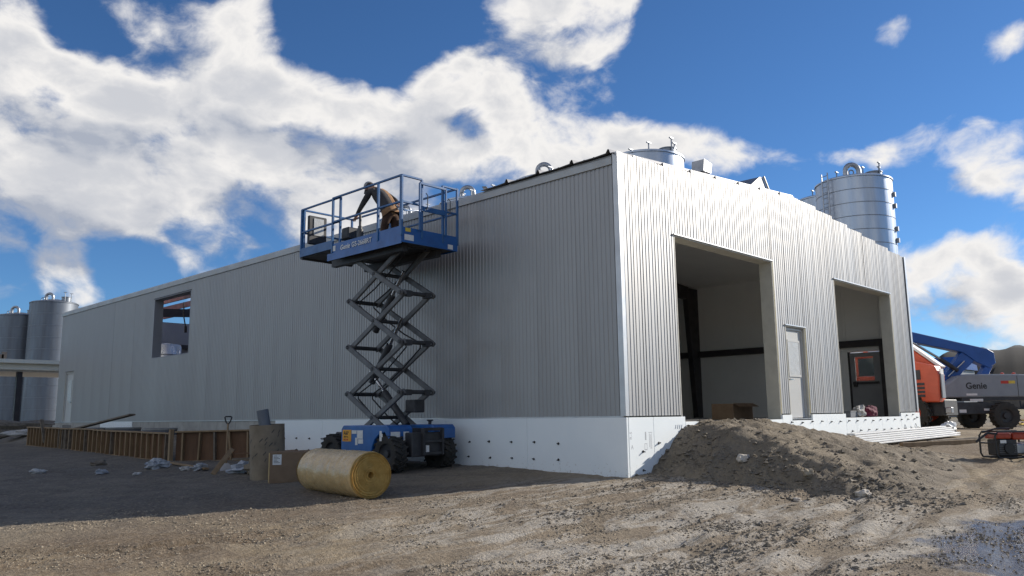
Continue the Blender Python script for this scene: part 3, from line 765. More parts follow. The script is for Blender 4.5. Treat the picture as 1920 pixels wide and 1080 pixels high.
MB().lathe([(0, 0), (.62, 0), (.62, 3.36), (.56, 3.44), (0, 3.52)], (3.0, 27.0, .985), n=32).build('shell', 'tank_white', tk, smooth=True)
MB().lathe([(.625, 2.95), (.635, 2.97), (.635, 2.99), (.625, 3.01)], (3.0, 27.0, .985), n=32).build('band', 'galv', tk, smooth=True)

# personnel doors
def door(u0, u1, z0, z1, side, off, name, leafm, glassm, sgn=1):
    def P(u, d, z):
        return (u, d, z) if side == 'F' else ((d, u, z))
    def B(nm, m, u0, u1, d0, d1, z0, z1, par, bev=0):
        a, b_ = P(u0, d0, z0), P(u1, d1, z1)
        lo = tuple(min(i, j) for i, j in zip(a, b_)); hi = tuple(max(i, j) for i, j in zip(a, b_))
        return MB().box(lo, hi).build(nm, m, par, bevel=bev)
    root = B('door', leafm, u0 + .06, u1 - .06, off, off + .045, z0 + .02, z1 - .06, bld)
    fr = B('frame', leafm, u0, u0 + .055, off - .03, off + .08, z0, z1, root); B('frame', leafm, u1 - .055, u1, off - .03, off + .08, z0, z1, root); B('frame', leafm, u0 + .055, u1 - .055, off - .03, off + .08, z1 - .055, z1, root)
    return root, B
d1, B = door(6.575, 7.565, 1.0, 3.19, 'F', .07, 'door', 'door_paint', 'film')
B('window', 'film', 6.79, 7.36, .055, .069, 2.05, 2.85, d1); B('window_frame', 'door_paint', 6.75, 6.79, .05, .068, 2.0, 2.9, d1); B('window_frame', 'door_paint', 7.36, 7.40, .05, .068, 2.0, 2.9, d1)
B('window_frame', 'door_paint', 6.79, 7.36, .05, .068, 2.0, 2.05, d1); B('window_frame', 'door_paint', 6.79, 7.36, .05, .068, 2.85, 2.9, d1)
MB().cyl((6.72, .07, 1.93), (6.72, .01, 1.93), .022, 8).beam((6.72, .02, 1.93), (6.86, .02, 1.93), .02, .02).build('handle', 'hydraulic', d1)
B('threshold', 'galv', 6.57, 7.57, -.05, .12, .985, 1.003, d1)
d2, B = door(29.23, 30.22, 1.0, 3.25, 'L', .05, 'door', 'door_paint', 'film')
B('window', 'film', 29.5, 29.95, .035, .049, 2.0, 2.9, d2)
MB().cyl((.05, 29.4, 1.95), (-.01, 29.4, 1.95), .022, 8).beam((0, 29.4, 1.95), (0, 29.54, 1.95), .02, .02).build('handle', 'hydraulic', d2)
MB().box((-.35, 29.1, .4), (-.02, 30.4, 1.0)).build('door_step', 'concrete', bld)
# glazed door in the right long wall, seen through the second doorway
x_ = BW - .25
d3 = MB()
for (a, b_, c, d) in rects(.92, 1.89, 1.0, 3.06, [(1.14, 1.74, 2.14, 2.92)]): d3.box((x_, a, c), (x_ + .05, b_, d))
d3 = d3.build('door', 'door_dark', bld)
MB().box((x_ + .02, 1.13, 2.13), (x_ + .028, 1.75, 2.93)).build('window', 'glass', d3)
MB().box((x_ - .03, .861, .985), (x_ + .08, .915, 3.1)).box((x_ - .03, 1.895, .985), (x_ + .08, 1.949, 3.1)).build('frame', 'dark_steel', d3)
MB().box((x_ - .07, .98, 2.03), (x_ - .03, 1.82, 2.10)).box((x_ - .08, 1.68, 1.95), (x_, 1.8, 2.12)).build('panic_bar', 'dark_steel', d3)
MB().box((BW - .6, .62, .99), (BW - .3, .80, 3.24)).build('door_post', 'dark_steel', bld)

# roof fittings
rv = thing('roof_vent', 'small pale box vent standing on the roof above the first doorway', 'vent', (4.75, 1.0, roof_z(4.75)))
c = rv.location
MB().cyl(c + V((0, 0, -.05)), c + V((0, 0, .56)), .1, 12).build('stack', 'galv', rv, smooth=True)
MB().prism([c + V((-.17, -.17, .52)), c + V((.17, -.17, .52)), c + V((.22, -.17, .76)), c + V((-.12, -.17, .82))], (0, .34, 0)).build('cowl', 'galv', rv)
hd = thing('roof_hood', 'dark pitched sheet-metal hood rising behind the gable top', 'roof hood', (8.2, 1.2, roof_z(8.2)))
c = hd.location
MB().prism([c + V((-.62, 0, -.05)), c + V((.55, 0, -.05)), c + V((.62, 0, .36)), c + V((.12, 0, 1.02)), c + V((-.05, 0, 1.0)), c + V((-.66, 0, .62))], (0, 1.6, 0)).build('cover', 'roof_metal', hd)
MB().beam(c + V((.15, -.02, 1.05)), c + V((.68, -.02, .36)), .05, .03).build('edge_trim', 'eave_metal', hd)

# things lying in the second doorway
def lump(name, label, cat, loc, r, m, seed, amp=.45, freq=1.8, sub=3, flat=True):
    bm = bmesh.new(); bmesh.ops.create_icosphere(bm, subdivisions=sub, radius=1.0)
    for v in bm.verts:
        d = 1 + amp * noise.fractal(v.co * freq + V((seed, seed * .7, 0)), 1.0, 2.0, 4)
        v.co = V((v.co.x * r[0] * d, v.co.y * r[1] * d, max(v.co.z, -.55) * r[2] * d))
    zmin = min(v.co.z for v in bm.verts)
    for v in bm.verts: v.co.z -= zmin
    me = bpy.data.meshes.new(name); bm.to_mesh(me); bm.free(); me.materials.append(MATS[m])
    o = bpy.data.objects.new(name, me); COL.objects.link(o); o.location = loc
    return tag(o, label, cat)
lump('duffel_bag', 'maroon cloth bag lying on the sill of the second doorway', 'bag', (12.1, .25, .99), (.42, .2, .2), 'maroon', 3, .25)
lump('rag_heap', 'crumpled pale rags beside the maroon bag', 'rags', (11.2, .2, .99), (.24, .16, .17), 'cloth_pale', 8, .6)
tb = thing('tool_box', 'low grey carton left of the pale rags in the doorway', 'box', (10.75, .3, .99))
MB().box((10.5, .15, .992), (10.98, .42, 1.14)).build('body', 'tube_grey', tb, bevel=.01)
MB().box((10.49, .14, 1.14), (10.99, .43, 1.165)).build('lid', 'tube_grey', tb, bevel=.005)
cb = thing('plywood_crate', 'brown carton standing in the dark first doorway', 'box', (6.6, 1.6, .985))
MB().box((6.2, 1.3, .987), (7.2, 1.9, 1.38)).build('body', 'cardboard', cb, bevel=.01)
MB().prism([(6.2, 1.28, 1.38), (7.2, 1.28, 1.38), (7.2, 1.12, 1.30), (6.2, 1.12, 1.30)], (0, .01, .01)).build('flap', 'cardboard', cb)

# ------------------------------------------------------------------ silos
def make_silo(loc, label, r=1.95, h=13.5, detail=True, m='silo_metal', goose=True, step=1.15):
    x, y, z = loc
    s = thing('silo', label, 'silo', loc, 'ribbed metal silos behind the building')
    b = MB(); n = 160
    prof = []
    for k in range(n):
        a = 2 * math.pi * k / n; rr = r + (0.018 if k % 2 else 0)
        prof.append((x + rr * math.cos(a), y + rr * math.sin(a)))
    vs = [(p[0], p[1], z - .3) for p in prof] + [(p[0], p[1], z + h) for p in prof]
    b.add(vs, [(k, (k + 1) % n, n + (k + 1) % n, n + k) for k in range(n)])
    b.build('shell', m, s, fix=False, smooth=True)
    zz = z + h - step
    while zz > z:
        MB().lathe([(r + .018, -.02), (r + .032, -.012), (r + .032, .012), (r + .018, .02)], (x, y, zz), n=64).build('seam_band', 'silo_dark', s, smooth=True)
        zz -= step
    rf = MB().lathe([(r + .06, -.05), (r + .06, .02), (r - .1, .10), (.5, .42), (.0, .46)], (x, y, z + h), n=64).build('roof', m, s, smooth=True)
    # manway, gooseneck vent and standpipes on the roof
    MB().cyl((x + .8, y - .85, z + h + .1), (x + .8, y - .85, z + h + .62), .42, 24).cyl((x + .8, y - .85, z + h + .62), (x + .8, y - .85, z + h + .66), .46, 24).build('manway', 'silo_dark', rf, smooth=True)
    gx, gy = x - .55, y - .2
    du = V((.697, -.717, 0))
    pts = [V((gx, gy, z + h + .1)), V((gx, gy, z + h + .55))] + [V((gx, gy, z + h + .6)) + du * (.36 - .36 * math.cos(t)) + V((0, 0, .36 * math.sin(t))) for t in [math.pi * i / 10 for i in range(1, 11)]] + [V((gx, gy, z + h + .38)) + du * .72]
    if goose: MB().tube([p - du * .35 for p in pts], .13, 12).build('gooseneck_vent', 'galv', rf, smooth=True)
    for (px, py, ph) in ((.15, .9, .9), (.55, -1.25, 1.05), (-.9, -.9, .55), (1.2, -1.0, 1.0)):
        MB().cyl((x + px, y + py, z + h), (x + px, y + py, z + h + ph), .035, 8).box((x + px - .14, y + py - .05, z + h + ph), (x + px + .14, y + py + .05, z + h + ph + .05)).build('standpipe', 'silo_dark', rf)
    if goose: MB().tube([V((x - 1.25, y - .3, z + h + .1)), V((x - 1.25, y - .3, z + h + .35))] + [V((x - 1.25, y - .3, z + h + .35)) + du * (.13 - .13 * math.cos(t)) + V((0, 0, .13 * math.sin(t))) for t in (.5, 1.05, 1.57, 2.1, 2.6, 3.1, 3.8)], .035, 8).build('lifting_ring', 'silo_dark', rf)
    if detail:
        a = math.atan2(-8.77 - y, -11.95 - x) - R(40)      # ladder on the flank facing the yard
        c, sn = math.cos(a), math.sin(a)
        lp = lambda t, o: V((x + (r + o) * c - t * sn, y + (r + o) * sn + t * c, 0))
        lad = MB().beam(lp(-.2, .2) + V((0, 0, z + 1)), lp(-.2, .2) + V((0, 0, z + h + .35)), .05, .05).beam(lp(.2, .2) + V((0, 0, z + 1)), lp(.2, .2) + V((0, 0, z + h + .35)), .05, .05).build('ladder', 'galv', s)
        rung = None
        for i in range(36):
            zz = z + h + .2 - i * .3
            if rung is None: rung = MB().cyl(lp(-.2, .2) + V((0, 0, zz)), lp(.2, .2) + V((0, 0, zz)), .02, 6).build('rung', 'galv', lad)
            else: share(rung, lad, (0, 0, -i * .3))
        a2 = a + R(118)
        for i in range(8):
            if i % 3 == 2: continue
            q = V((x + (r + .08) * math.cos(a2), y + (r + .08) * math.sin(a2), z + h - .9 - i * .62))
            MB().box(q - V((.07, .07, .12)), q + V((.07, .07, .12))).build('clip', 'silo_dark', s)
    return s
make_silo((20.25, 13.2, .4), 'metal silo whose flat top shows above the building corner, with thin standpipes', 1.9, 13.02, False, goose=False)
make_silo((20.1, 19.4, .4), 'silo almost hidden by the roof, its curved vent above the middle of the eave', 1.9, 13.2, False)
make_silo((20.1, 25.5, .4), 'silo almost hidden by the roof, its curved vent just right of the lift platform', 1.9, 13.2, False)
make_silo((20.1, 31.5, .4), 'silo almost hidden by the roof, its curved vent behind the lift platform', 1.9, 13.2, False)
make_silo((31.6, 7.45, .4), 'large shiny silo rising over the right slope of the gable', 1.92, 12.95, step=.72)
make_silo((36.6, 11.0, .4), 'silo peeking out behind the large shiny silo on the right', 1.9, 13.6, False)
make_silo((13.3, 78.6, .4), 'silo with painted-in shade at the far left end, touching the building edge', 2.1, 12.2, False, 'silo_shade')
make_silo((11.6, 83.2, .4), 'leftmost silo with painted-in shade beyond the building, lower of the two', 2.1, 11.2, False, 'silo_shade')

# lean-to canopy beyond the far end
cn = thing('canopy', 'cream flat canopy on a black post at the left edge', 'canopy', (2.0, 44.0, .4))
MB().box((-7.5, 40.0, 3.88), (4.4, 40.25, 4.22)).build('fascia', 'cream', cn, bevel=.01)
MB().box((-7.5, 39.7, 4.22), (4.4, 46.0, 4.42)).build('roof', 'cream', cn)
MB().box((-7.4, 40.3, 3.80), (4.3, 45.9, 3.9)).build('soffit', 'label_white', cn)
MB().box((.72, 40.4, .3), (.98, 40.65, 3.86)).build('post', 'dark_steel', cn)
MB().box((-7, 44, 4.42), (.9, 44.2, 4.95)).box((.8, 44, 4.42), (1.05, 44.2, 5.1)).build('parapet', 'dark_steel', cn)
pl = thing('planter_bin', 'dark round bin under the cream canopy', 'bin', (1.6, 39.0, .6))
MB().lathe([(0, 0), (.32, 0), (.38, .5), (.44, .52), (.44, .58), (.36, .58), (.32, .3), (0, .28)], (1.6, 39.0, .6), n=20).build('body', 'lift_dark', pl, smooth=True)

# ------------------------------------------------------------------ scissor lift
LX, LY = -1.2, 5.3
LZ = gz(-1.85, 4.6)
L = thing('scissor_lift', 'blue rough-terrain scissor lift raised beside the grey wall', 'scissor lift', (LX, LY, LZ))
XN, XF = -1.93, -.40
# wheels
def wheel(name, cx, cy, cz, r, w, parent, side, lugs=18, m='rubber', rim='lift_dark'):
    t = MB()
    ax = V((1, 0, 0))
    prof = [(r * .55, -w * .42), (r * .80, -w * .5), (r * .93, -w * .46), (r * .96, -w * .3), (r * .965, 0), (r * .96, w * .3), (r * .93, w * .46), (r * .80, w * .5), (r * .55, w * .42)]
    t.lathe(prof, (cx, cy, cz), ax, 36)
    for i in range(lugs):
        for sg in (-1, 1):
            a0 = 2 * math.pi * (i + (.5 if sg > 0 else 0)) / lugs
            pts = []
            for (xx, da) in ((0.0, 0.0), (sg * w * .5, -.22)):
                a = a0 + da
                pts.append(V((cx + xx, cy + r * .985 * math.cos(a), cz + r * .985 * math.sin(a))))
            up = V((0, math.cos(a0 - .1), math.sin(a0 - .1)))
            t.beam(pts[0], pts[1], r * .10, r * .10, up)
    wh = t.build('wheel', m, parent, smooth=True)
    MB().lathe([(r * .56, -w * .36), (r * .50, -w * .25), (r * .2, -w * .2), (r * .18, -w * .34), (0, -w * .34)], (cx, cy, cz), ax, 24).lathe([(r * .56, w * .36), (r * .50, w * .25), (r * .2, w * .2), (r * .18, w * .34), (0, w * .34)], (cx, cy, cz), ax, 24).build('rim', rim, wh, smooth=True)
    return wh
WR = .37
for (wx, wy) in ((-1.87, 4.42), (-.58, 4.42), (-1.87, 6.35), (-.58, 6.35)):
    wheel('wheel', wx, wy, LZ + WR, WR, .32, L, 1)
# chassis
CH = MB().box((-1.62, 4.05, LZ + .30), (-.80, 6.75, LZ + .78)).build('chassis', 'lift_dark', L, bevel=.02)
def module(x0, x1, y0, y1, z0, z1, ch):
    # hood with chamfered top edges and a wheel arch cut at the front
    zc = z1 - ch
    pts = [(y1, z0), (y1, zc), (y1 - ch, z1), (y0 + ch, z1), (y0, zc), (y0, z0 + .30)]
    arch = [(4.42 + .46 * math.cos(a), LZ + WR + .46 * math.sin(a)) for a in [R(75) - R(75 - 5) * i / 6 for i in range(7)]]
    arch = [p for p in arch if p[1] > z0]
    poly = [(y1, z0), (y1, zc), (y1 - ch, z1), (y0 + ch, z1), (y0, zc), (y0, z0 + .27), (4.42, LZ + WR + .42), (4.60, LZ + WR + .38), (4.74, LZ + WR + .28), (4.83, LZ + WR + .12), (4.86, z0)]
    return MB().prism([(x0, p[0], p[1]) for p in poly], (x1 - x0, 0, 0))
ml = module(-2.03, -1.42, 4.28, 5.92, LZ + .37, LZ + .93, .07).build('engine_hood', 'lift_blue', L, bevel=.015)
mr_ = module(-1.0, -.40, 4.12, 5.92, LZ + .37, LZ + .93, .07).build('battery_hood', 'lift_blue', L, bevel=.015)
MB().box((-1.44, 4.3, LZ + .72), (-.98, 6.6, LZ + .86)).build('deck_plate', 'lift_dark', L)
# labels on the near hood
def lab(x0, y0, z0, y1, z1, m, par=None): return MB().box((-2.036, y0, LZ + z0), (-2.031, y1, LZ + z1)).build('label', m, par or ml)
lo = lab(0, 5.55, .60, 5.86, .84, 'label_orange')
lab(0, 5.36, .76, 5.53, .83, 'label_white'); lab(0, 5.14, .66, 5.34, .83, 'label_white'); lab(0, 5.13, .56, 5.3, .65, 'label_white'); lab(0, 5.32, .53, 5.40, .68, 'label_white')
lab(0, 4.50, .62, 4.57, .82, 'label_white'); lab(0, 4.47, .70, 4.50, .76, 'label_white')
text('A&P', .10, 'print', 'ink', lo, (-2.0375, 5.82, LZ + .74), (0, -1, 0), (0, 0, 1), .0004, .002)
text('RENTAL', .045, 'print', 'ink', lo, (-2.0375, 5.81, LZ + .68), (0, -1, 0), (0, 0, 1), .0004, .001)
text('#13-06', .055, 'print', 'label_red', lo, (-2.0375, 5.81, LZ + .62), (0, -1, 0), (0, 0, 1), .0004, .002)
MB().box((-1.98, 4.274, LZ + .68), (-1.75, 4.279, LZ + .80)).build('label', 'label_white', ml)
MB().box((-1.66, 4.274, LZ + .60), (-1.52, 4.279, LZ + .80)).build('label', 'label_white', ml)
MB().box((-1.97, 4.268, LZ + .58), (-1.45, 4.273, LZ + .62)).build('seam', 'lift_dark', ml)
# end frame with ladder
ld = MB()
for xx in (-1.36, -.86): ld.beam((xx, 4.02, LZ + .32), (xx, 4.02, LZ + .86), .09, .05)
for zz in (.36, .60, .84): ld.beam((-1.36, 4.02, LZ + zz), (-.86, 4.02, LZ + zz), .05, .06)
ld.build('ladder', 'lift_dark', L, bevel=.006)
MB().box((-1.3, 4.0, LZ + .34), (-1.22, 4.02, LZ + .52)).build('label', 'label_white', L)
for (ax_, ay_) in ((-1.87, 4.42), (-1.87, 6.35)):
    MB().cyl((-1.75, ay_, LZ + WR), (-.7, ay_, LZ + WR), .09, 10).build('axle', 'lift_dark', L)
MB().lathe([(0, 0), (.035, 0), (.035, .06), (.07, .08), (.07, .1), (0, .1)], (-.7, 4.6, LZ + .93), n=12).build('filler_cap', 'lift_dark', mr_)
# scissor stack: levels of crossed arms, near and far plane
YA, YB = 4.45, 6.31
lev = [LZ + .57 + i * 1.030 for i in range(5)]
aw, ah = .06, .115
for xp, inn in ((-1.62, .085), (-.76, -.085)):
    for i in range(4):
        a = MB().beam((xp, YB, lev[i]), (xp, YA, lev[i + 1]), aw, ah, (1, 0, 0)) if False else None
        for (ya, yb, xo) in ((YB, YA, xp + inn), (YA, YB, xp)):
            p, q = V((xo, ya, lev[i])), V((xo, yb, lev[i + 1]))
            d = (q - p).normalized()
            b = MB().beam(p - d * .05, q + d * .05, aw, ah, (0, -d.z, d.y))
            arm = b.build('scissor_arm', 'lift_grey', L, bevel=.012)
            for e in (p, q):
                MB().cyl((xo - .05, e.y, e.z), (xo + .05, e.y, e.z), .042, 12).build('pin', 'lift_dark', arm)
for i in range(1, 5):
    for yy_ in (YA, YB):
        b = MB().cyl((-1.54, yy_, lev[i]), (-.82, yy_, lev[i]), .045, 12)
        if yy_ == YA: b.box((-1.52, yy_ - .06, lev[i] - .07), (-1.36, yy_ + .06, lev[i] + .05)).box((-1.0, yy_ - .06, lev[i] - .07), (-.84, yy_ + .06, lev[i] + .05))
        b.build('cross_tube', 'lift_dark', L, smooth=True)
    zc = (lev[i - 1] + lev[i]) / 2
    MB().cyl((-1.66, 5.38, zc), (-.72, 5.38, zc), .04, 12).build('cross_tube', 'lift_dark', L, smooth=True)
for (p, q) in (((-1.2, 6.0, lev[1] + .25), (-1.2, 4.95, lev[2] + .55)), ((-1.2, 4.75, lev[0] + .35), (-1.2, 6.05, lev[1] + .5)), ((-1.2, 5.9, lev[2] + .35), (-1.2, 4.9, lev[3] + .55))):
    p, q = V(p), V(q); m_ = p.lerp(q, .6)
    cy_ = MB().cyl(p, m_, .075, 14).build('lift_cylinder', 'lift_dark', L, smooth=True)
    MB().cyl(m_, q, .04, 12).build('rod', 'hydraulic', cy_, smooth=True)
for (sgn, x0) in ((1, -1.40), (1, -1.02)):
    pts = []
    for i in range(4):
        ya, yb = (YA, YB) if i % 2 == 0 else (YB, YA)
        for t in (0.05, .35, .65, .95):
            pts.append(V((x0, ya + (yb - ya) * t, lev[i] + (lev[i + 1] - lev[i]) * t - .10 * math.sin(t * math.pi) - .03)))
    MB().tube(pts, .016, 6).build('hydraulic_hose', 'black_plastic', L, smooth=True)
MB().box((-1.1, 4.62, lev[1] - .42), (-.82, 4.95, lev[1] - .15)).build('control_valve', 'lift_dark', L, bevel=.02)
# platform
PZ = 4.72
PT = MB().box((XN + .02, 4.07, PZ), (XF - .02, 6.60, PZ + .08)).build('platform_floor', 'lift_dark', L)
for (a_, b_) in ((-1.72, -1.58), (-.82, -.66)): MB().box((a_, 4.3, PZ - .15), (b_, 6.9, PZ - .002)).build('support_beam', 'lift_dark', PT)
for nm, a, b_ in (('toe_board', (XN, 4.05, PZ - .03), (XN + .018, 6.60, PZ + .31)), ('toe_board', (XF - .018, 4.05, PZ - .03), (XF, 6.60, PZ + .31)), ('toe_board', (XN + .018, 4.05, PZ - .03), (XF - .018, 4.068, PZ + .29))):
    MB().box(a, b_).build(nm, 'lift_blue', L)
MB().box((XN - .012, 4.05, PZ - .06), (XN - .001, 6.75, PZ + .10)).build('side_channel', 'lift_blue', L)
EX = MB().box((XN + .08, 6.4, PZ + .20), (XF - .08, 8.0, PZ + .26)).build('extension_deck', 'lift_dark', L)
MB().box((XN + .03, 6.61, PZ + .22), (XN + .05, 8.0, PZ + .42)).build('toe_board', 'lift_rail', EX); MB().box((XF - .05, 6.61, PZ + .22), (XF - .03, 8.0, PZ + .42)).build('toe_board', 'lift_rail', EX)
MB().box((XN + .05, 7.98, PZ + .22), (XF - .05, 8.0, PZ + .42)).build('toe_board', 'lift_rail', EX)
MB().cyl((XN + .05, 7.95, PZ + .22), (XF - .05, 7.95, PZ + .22), .06, 12).build('deck_nose', 'lift_dark', EX, smooth=True)
ZT, ZM = 6.10, 5.54
rails = {}
def rail(p, q, nm='rail', w=.042, m='lift_rail'): return MB().beam(p, q, w, w, (0, 0, 1)).build(nm, m, L, bevel=.006)
def post(x, y, z0=PZ + .1, z1=ZT, w=.05): return MB().box((x - w / 2, y - w / 2, z0), (x + w / 2, y + w / 2, z1)).build('post', 'lift_rail', L, bevel=.006)
for (x, y) in ((XN, 4.06), (XN + .045, 4.14), (XN, 4.86), (XN, 6.57), (XF, 4.06), (XF, 5.3), (XF, 6.57), (XN + .06, 6.36), (XF - .06, 6.36)): post(x, y)
for (x, y) in ((XN + .05, 7.97), (XF - .05, 7.97), (XN + .09, 7.93)): post(x, y, PZ + .3)
rail((XN, 4.06, ZT), (XN, 6.59, ZT)); rail((XN, 4.06, ZM), (XN, 6.59, ZM)); rail((XF, 4.06, ZT), (XF, 6.59, ZT)); rail((XF, 4.06, ZM), (XF, 6.59, ZM))
rail((XN + .05, 6.36, ZT - .004), (XN + .05, 7.98, ZT - .004)); rail((XN + .05, 6.36, ZM - .004), (XN + .05, 7.98, ZM - .004))
rail((XF - .05, 6.36, ZT - .004), (XF - .05, 7.98, ZT - .004)); rail((XF - .05, 6.36, ZM - .004), (XF - .05, 7.98, ZM - .004))
rail((XN + .05, 7.97, ZT), (XF - .05, 7.97, ZT)); rail((XN + .05, 7.97, ZM), (XF - .05, 7.97, ZM))
# entry end: short rail, swing gate, short rail
rail((XN, 4.06, ZT), (-1.40, 4.06, ZT)); rail((XN, 4.06, ZM), (-1.40, 4.06, ZM)); post(-1.40, 4.06)
rail((-.82, 4.06, ZT - .02), (XF, 4.06, ZT - .02)); rail((-.82, 4.06, ZM - .02), (XF, 4.06, ZM - .02)); post(-.82, 4.06, z1=ZT - .01)
gt = MB().beam((-1.50, 4.0, PZ + .25), (-1.50, 4.0, ZT - .1), .04, .04).beam((-.78, 4.0, PZ + .25), (-.78, 4.0, ZT - .1), .04, .04).beam((-1.5, 4.0, ZT - .1), (-.78, 4.0, ZT - .1), .04, .05).beam((-1.45, 4.0, ZM - .08), (-.78, 4.0, ZM - .08), .03, .11).build('gate', 'lift_rail', L, bevel=.004)
MB().tube([(-1.36, 3.97, ZT - .3), (-1.33, 3.95, ZT - .35), (-1.33, 3.95, ZM - .05), (-1.36, 3.97, ZM - .1)], .012, 6).build('latch', 'lift_grey', gt)
MB().tube([(-.72, 3.99, ZT - .3), (-.69, 3.96, ZT - .35), (-.69, 3.96, ZM - .05), (-.72, 3.99, ZM - .1)], .012, 6).build('latch', 'lift_grey', gt)
# far folding rail with rounded bend
MB().tube([(-1.5, 4.6, ZM + .05), (-1.2, 4.9, ZM + .1), (-.9, 5.2, ZM + .2), (XF + .0, 5.3, ZM + .3)], .018, 8).build('folding_bar', 'lift_rail', L, smooth=True)
# lettering, decals, boxes on the platform
tbd = [c_ for c_ in L.children if c_.name.startswith('toe_board')][0]
text('Genie', .155, 'lettering', 'label_white', tbd, (XN - .0135, 6.24, PZ + .125), (0, -1, 0), (0, 0, 1), .001, .003, .2)
text('GS-2668RT', .155, 'lettering', 'label_white', tbd, (XN - .0135, 5.80, PZ + .125), (0, -1, 0), (0, 0, 1), .001, .002)
MB().box((XN - .004, 6.44, PZ + .14), (XN - .0008, 6.54, PZ + .26)).build('label', 'label_white', tbd)
for (x0, x1, z0_, z1_, m_) in ((-1.86, -1.62, .02, .14, 'label_white'), (-1.84, -1.7, .2, .28, 'label_yellow'), (-.68, -.54, -.01, .09, 'label_white')):
    MB().box((x0, 4.044, PZ + z0_), (x1, 4.049, PZ + z1_)).build('label', m_, L)
cbx = MB().box((-1.75, 7.86, 5.28), (-1.25, 7.95, 5.98)).build('manual_box', 'lift_dark', L, bevel=.02)
MB().box((-1.62, 7.845, 5.5), (-1.35, 7.859, 5.92)).build('label', 'film', cbx)
MB().box((-.95, 7.4, 5.45), (-.55, 7.7, 5.75)).build('control_box', 'lift_dark', L, bevel=.03)
MB().cyl((-1.55, 6.05, PZ + .08), (-1.55, 6.05, PZ + .62), .075, 12).cyl((-1.55, 6.05, PZ + .62), (-1.55, 6.05, PZ + .70), .05, 10).cyl((-1.55, 6.05, PZ + .7), (-1.55, 6.05, PZ + .95), .03, 8).build('joystick_post', 'lift_grey', L, smooth=True)

# ------------------------------------------------------------------ worker on the platform
def skin_figure(name, joints, edges, parent=None):
    """joints: name -> (pos, radius); edges: (a, b, material)"""
    names = list(joints)
    me = bpy.data.meshes.new(name)
    me.from_pydata([joints[k][0] for k in names], [(names.index(a), names.index(b)) for a, b, _ in edges], [])
    ob = bpy.data.objects.new(name, me); COL.objects.link(ob)
    ob.modifiers.new('skin', 'SKIN').use_smooth_shade = True
    for i, k in enumerate(names):
        r = joints[k][1]; r = r if isinstance(r, tuple) else (r, r)
        me.skin_vertices[0].data[i].radius = r
    me.skin_vertices[0].data[names.index('pelvis')].use_root = True
    ss = ob.modifiers.new('sub', 'SUBSURF'); ss.levels = 2; ss.render_levels = 2
    dg = bpy.context.evaluated_depsgraph_get()
    m2 = bpy.data.meshes.new_from_object(ob.evaluated_get(dg))
    bpy.data.objects.remove(ob)
    mats = sorted(set(m for _, _, m in edges))
    m2.materials.clear()
    for m in mats: m2.materials.append(MATS[m])
    segs = [(V(joints[a][0]), V(joints[b][0]), mats.index(m), joints[a][1] if not isinstance(joints[a][1], tuple) else joints[a][1][0], joints[b][1] if not isinstance(joints[b][1], tuple) else joints[b][1][0]) for a, b, m in edges]
    for p in m2.polygons:
        best = 1e9
        for a, b, mi, ra, rb in segs:
            ab = b - a; t = max(0, min(1, (p.center - a).dot(ab) / ab.length_squared))
            dd = (p.center - (a + ab * t)).length - (ra + (rb - ra) * t)
            if dd < best: best = dd; p.material_index = mi
        p.use_smooth = True
    return m2
WX = -1.30; FZ = PZ + .08
J = {
 'pelvis': ((WX, 5.26, 5.66), (.165, .15)), 'belly': ((WX, 5.36, 5.82), (.165, .14)), 'chest': ((WX, 5.60, 6.08), (.185, .155)), 'neckbase': ((WX, 5.83, 6.27), (.09, .085)),
 'neck': ((WX - .01, 5.92, 6.31), .062), 'head': ((WX - .02, 6.02, 6.34), (.085, .09)), 'headtop': ((WX - .02, 6.09, 6.40), (.075, .08)),
 'shl': ((WX - .19, 5.74, 6.20), .085), 'ell': ((WX - .28, 5.90, 5.92), .066), 'wrl': ((WX - .34, 6.04, 5.68), .045), 'hal': ((WX - .36, 6.08, 5.60), (.045, .025)),
 'shr': ((WX + .19, 5.70, 6.18), .085), 'elr': ((WX + .28, 5.45, 5.99), .062), 'wrr': ((WX + .20, 5.24, 5.86), .042), 'har': ((WX + .17, 5.18, 5.82), (.045, .025)),
 'hipl': ((WX - .10, 5.24, 5.56), .115), 'knl': ((WX - .13, 5.34, 5.20), .082), 'anl': ((WX - .13, 5.22, 4.90), .058), 'tol': ((WX - .14, 5.42, 4.84), (.05, .04)),
 'hipr': ((WX + .10, 5.24, 5.56), .115), 'knr': ((WX + .13, 5.26, 5.20), .082), 'anr': ((WX + .13, 5.10, 4.90), .058), 'tor': ((WX + .14, 5.30, 4.84), (.05, .04)),
}
for sd, sx in (('l', -1), ('r', 1)):                       # five fingers on each hand, lightly curled
    w_, h_ = V(J['wr' + sd][0]), V(J['ha' + sd][0]); d = (h_ - w_).normalized(); lat = V((1, 0, 0))
    for fi, (o_, ln) in enumerate(((-.032, .05), (-.011, .06), (.011, .058), (.032, .045))):
        b_ = h_ + lat * o_ + d * .02
        J['f%s%da' % (sd, fi)] = (tuple(b_ + d * ln * .5), .0095); J['f%s%db' % (sd, fi)] = (tuple(b_ + d * ln * .8 + V((0, 0, -.03))), .008)
    J['th%sa' % sd] = (tuple(h_ + lat * .05 * -sx), .011); J['th%sb' % sd] = (tuple(h_ + lat * .065 * -sx + d * .04), .009)
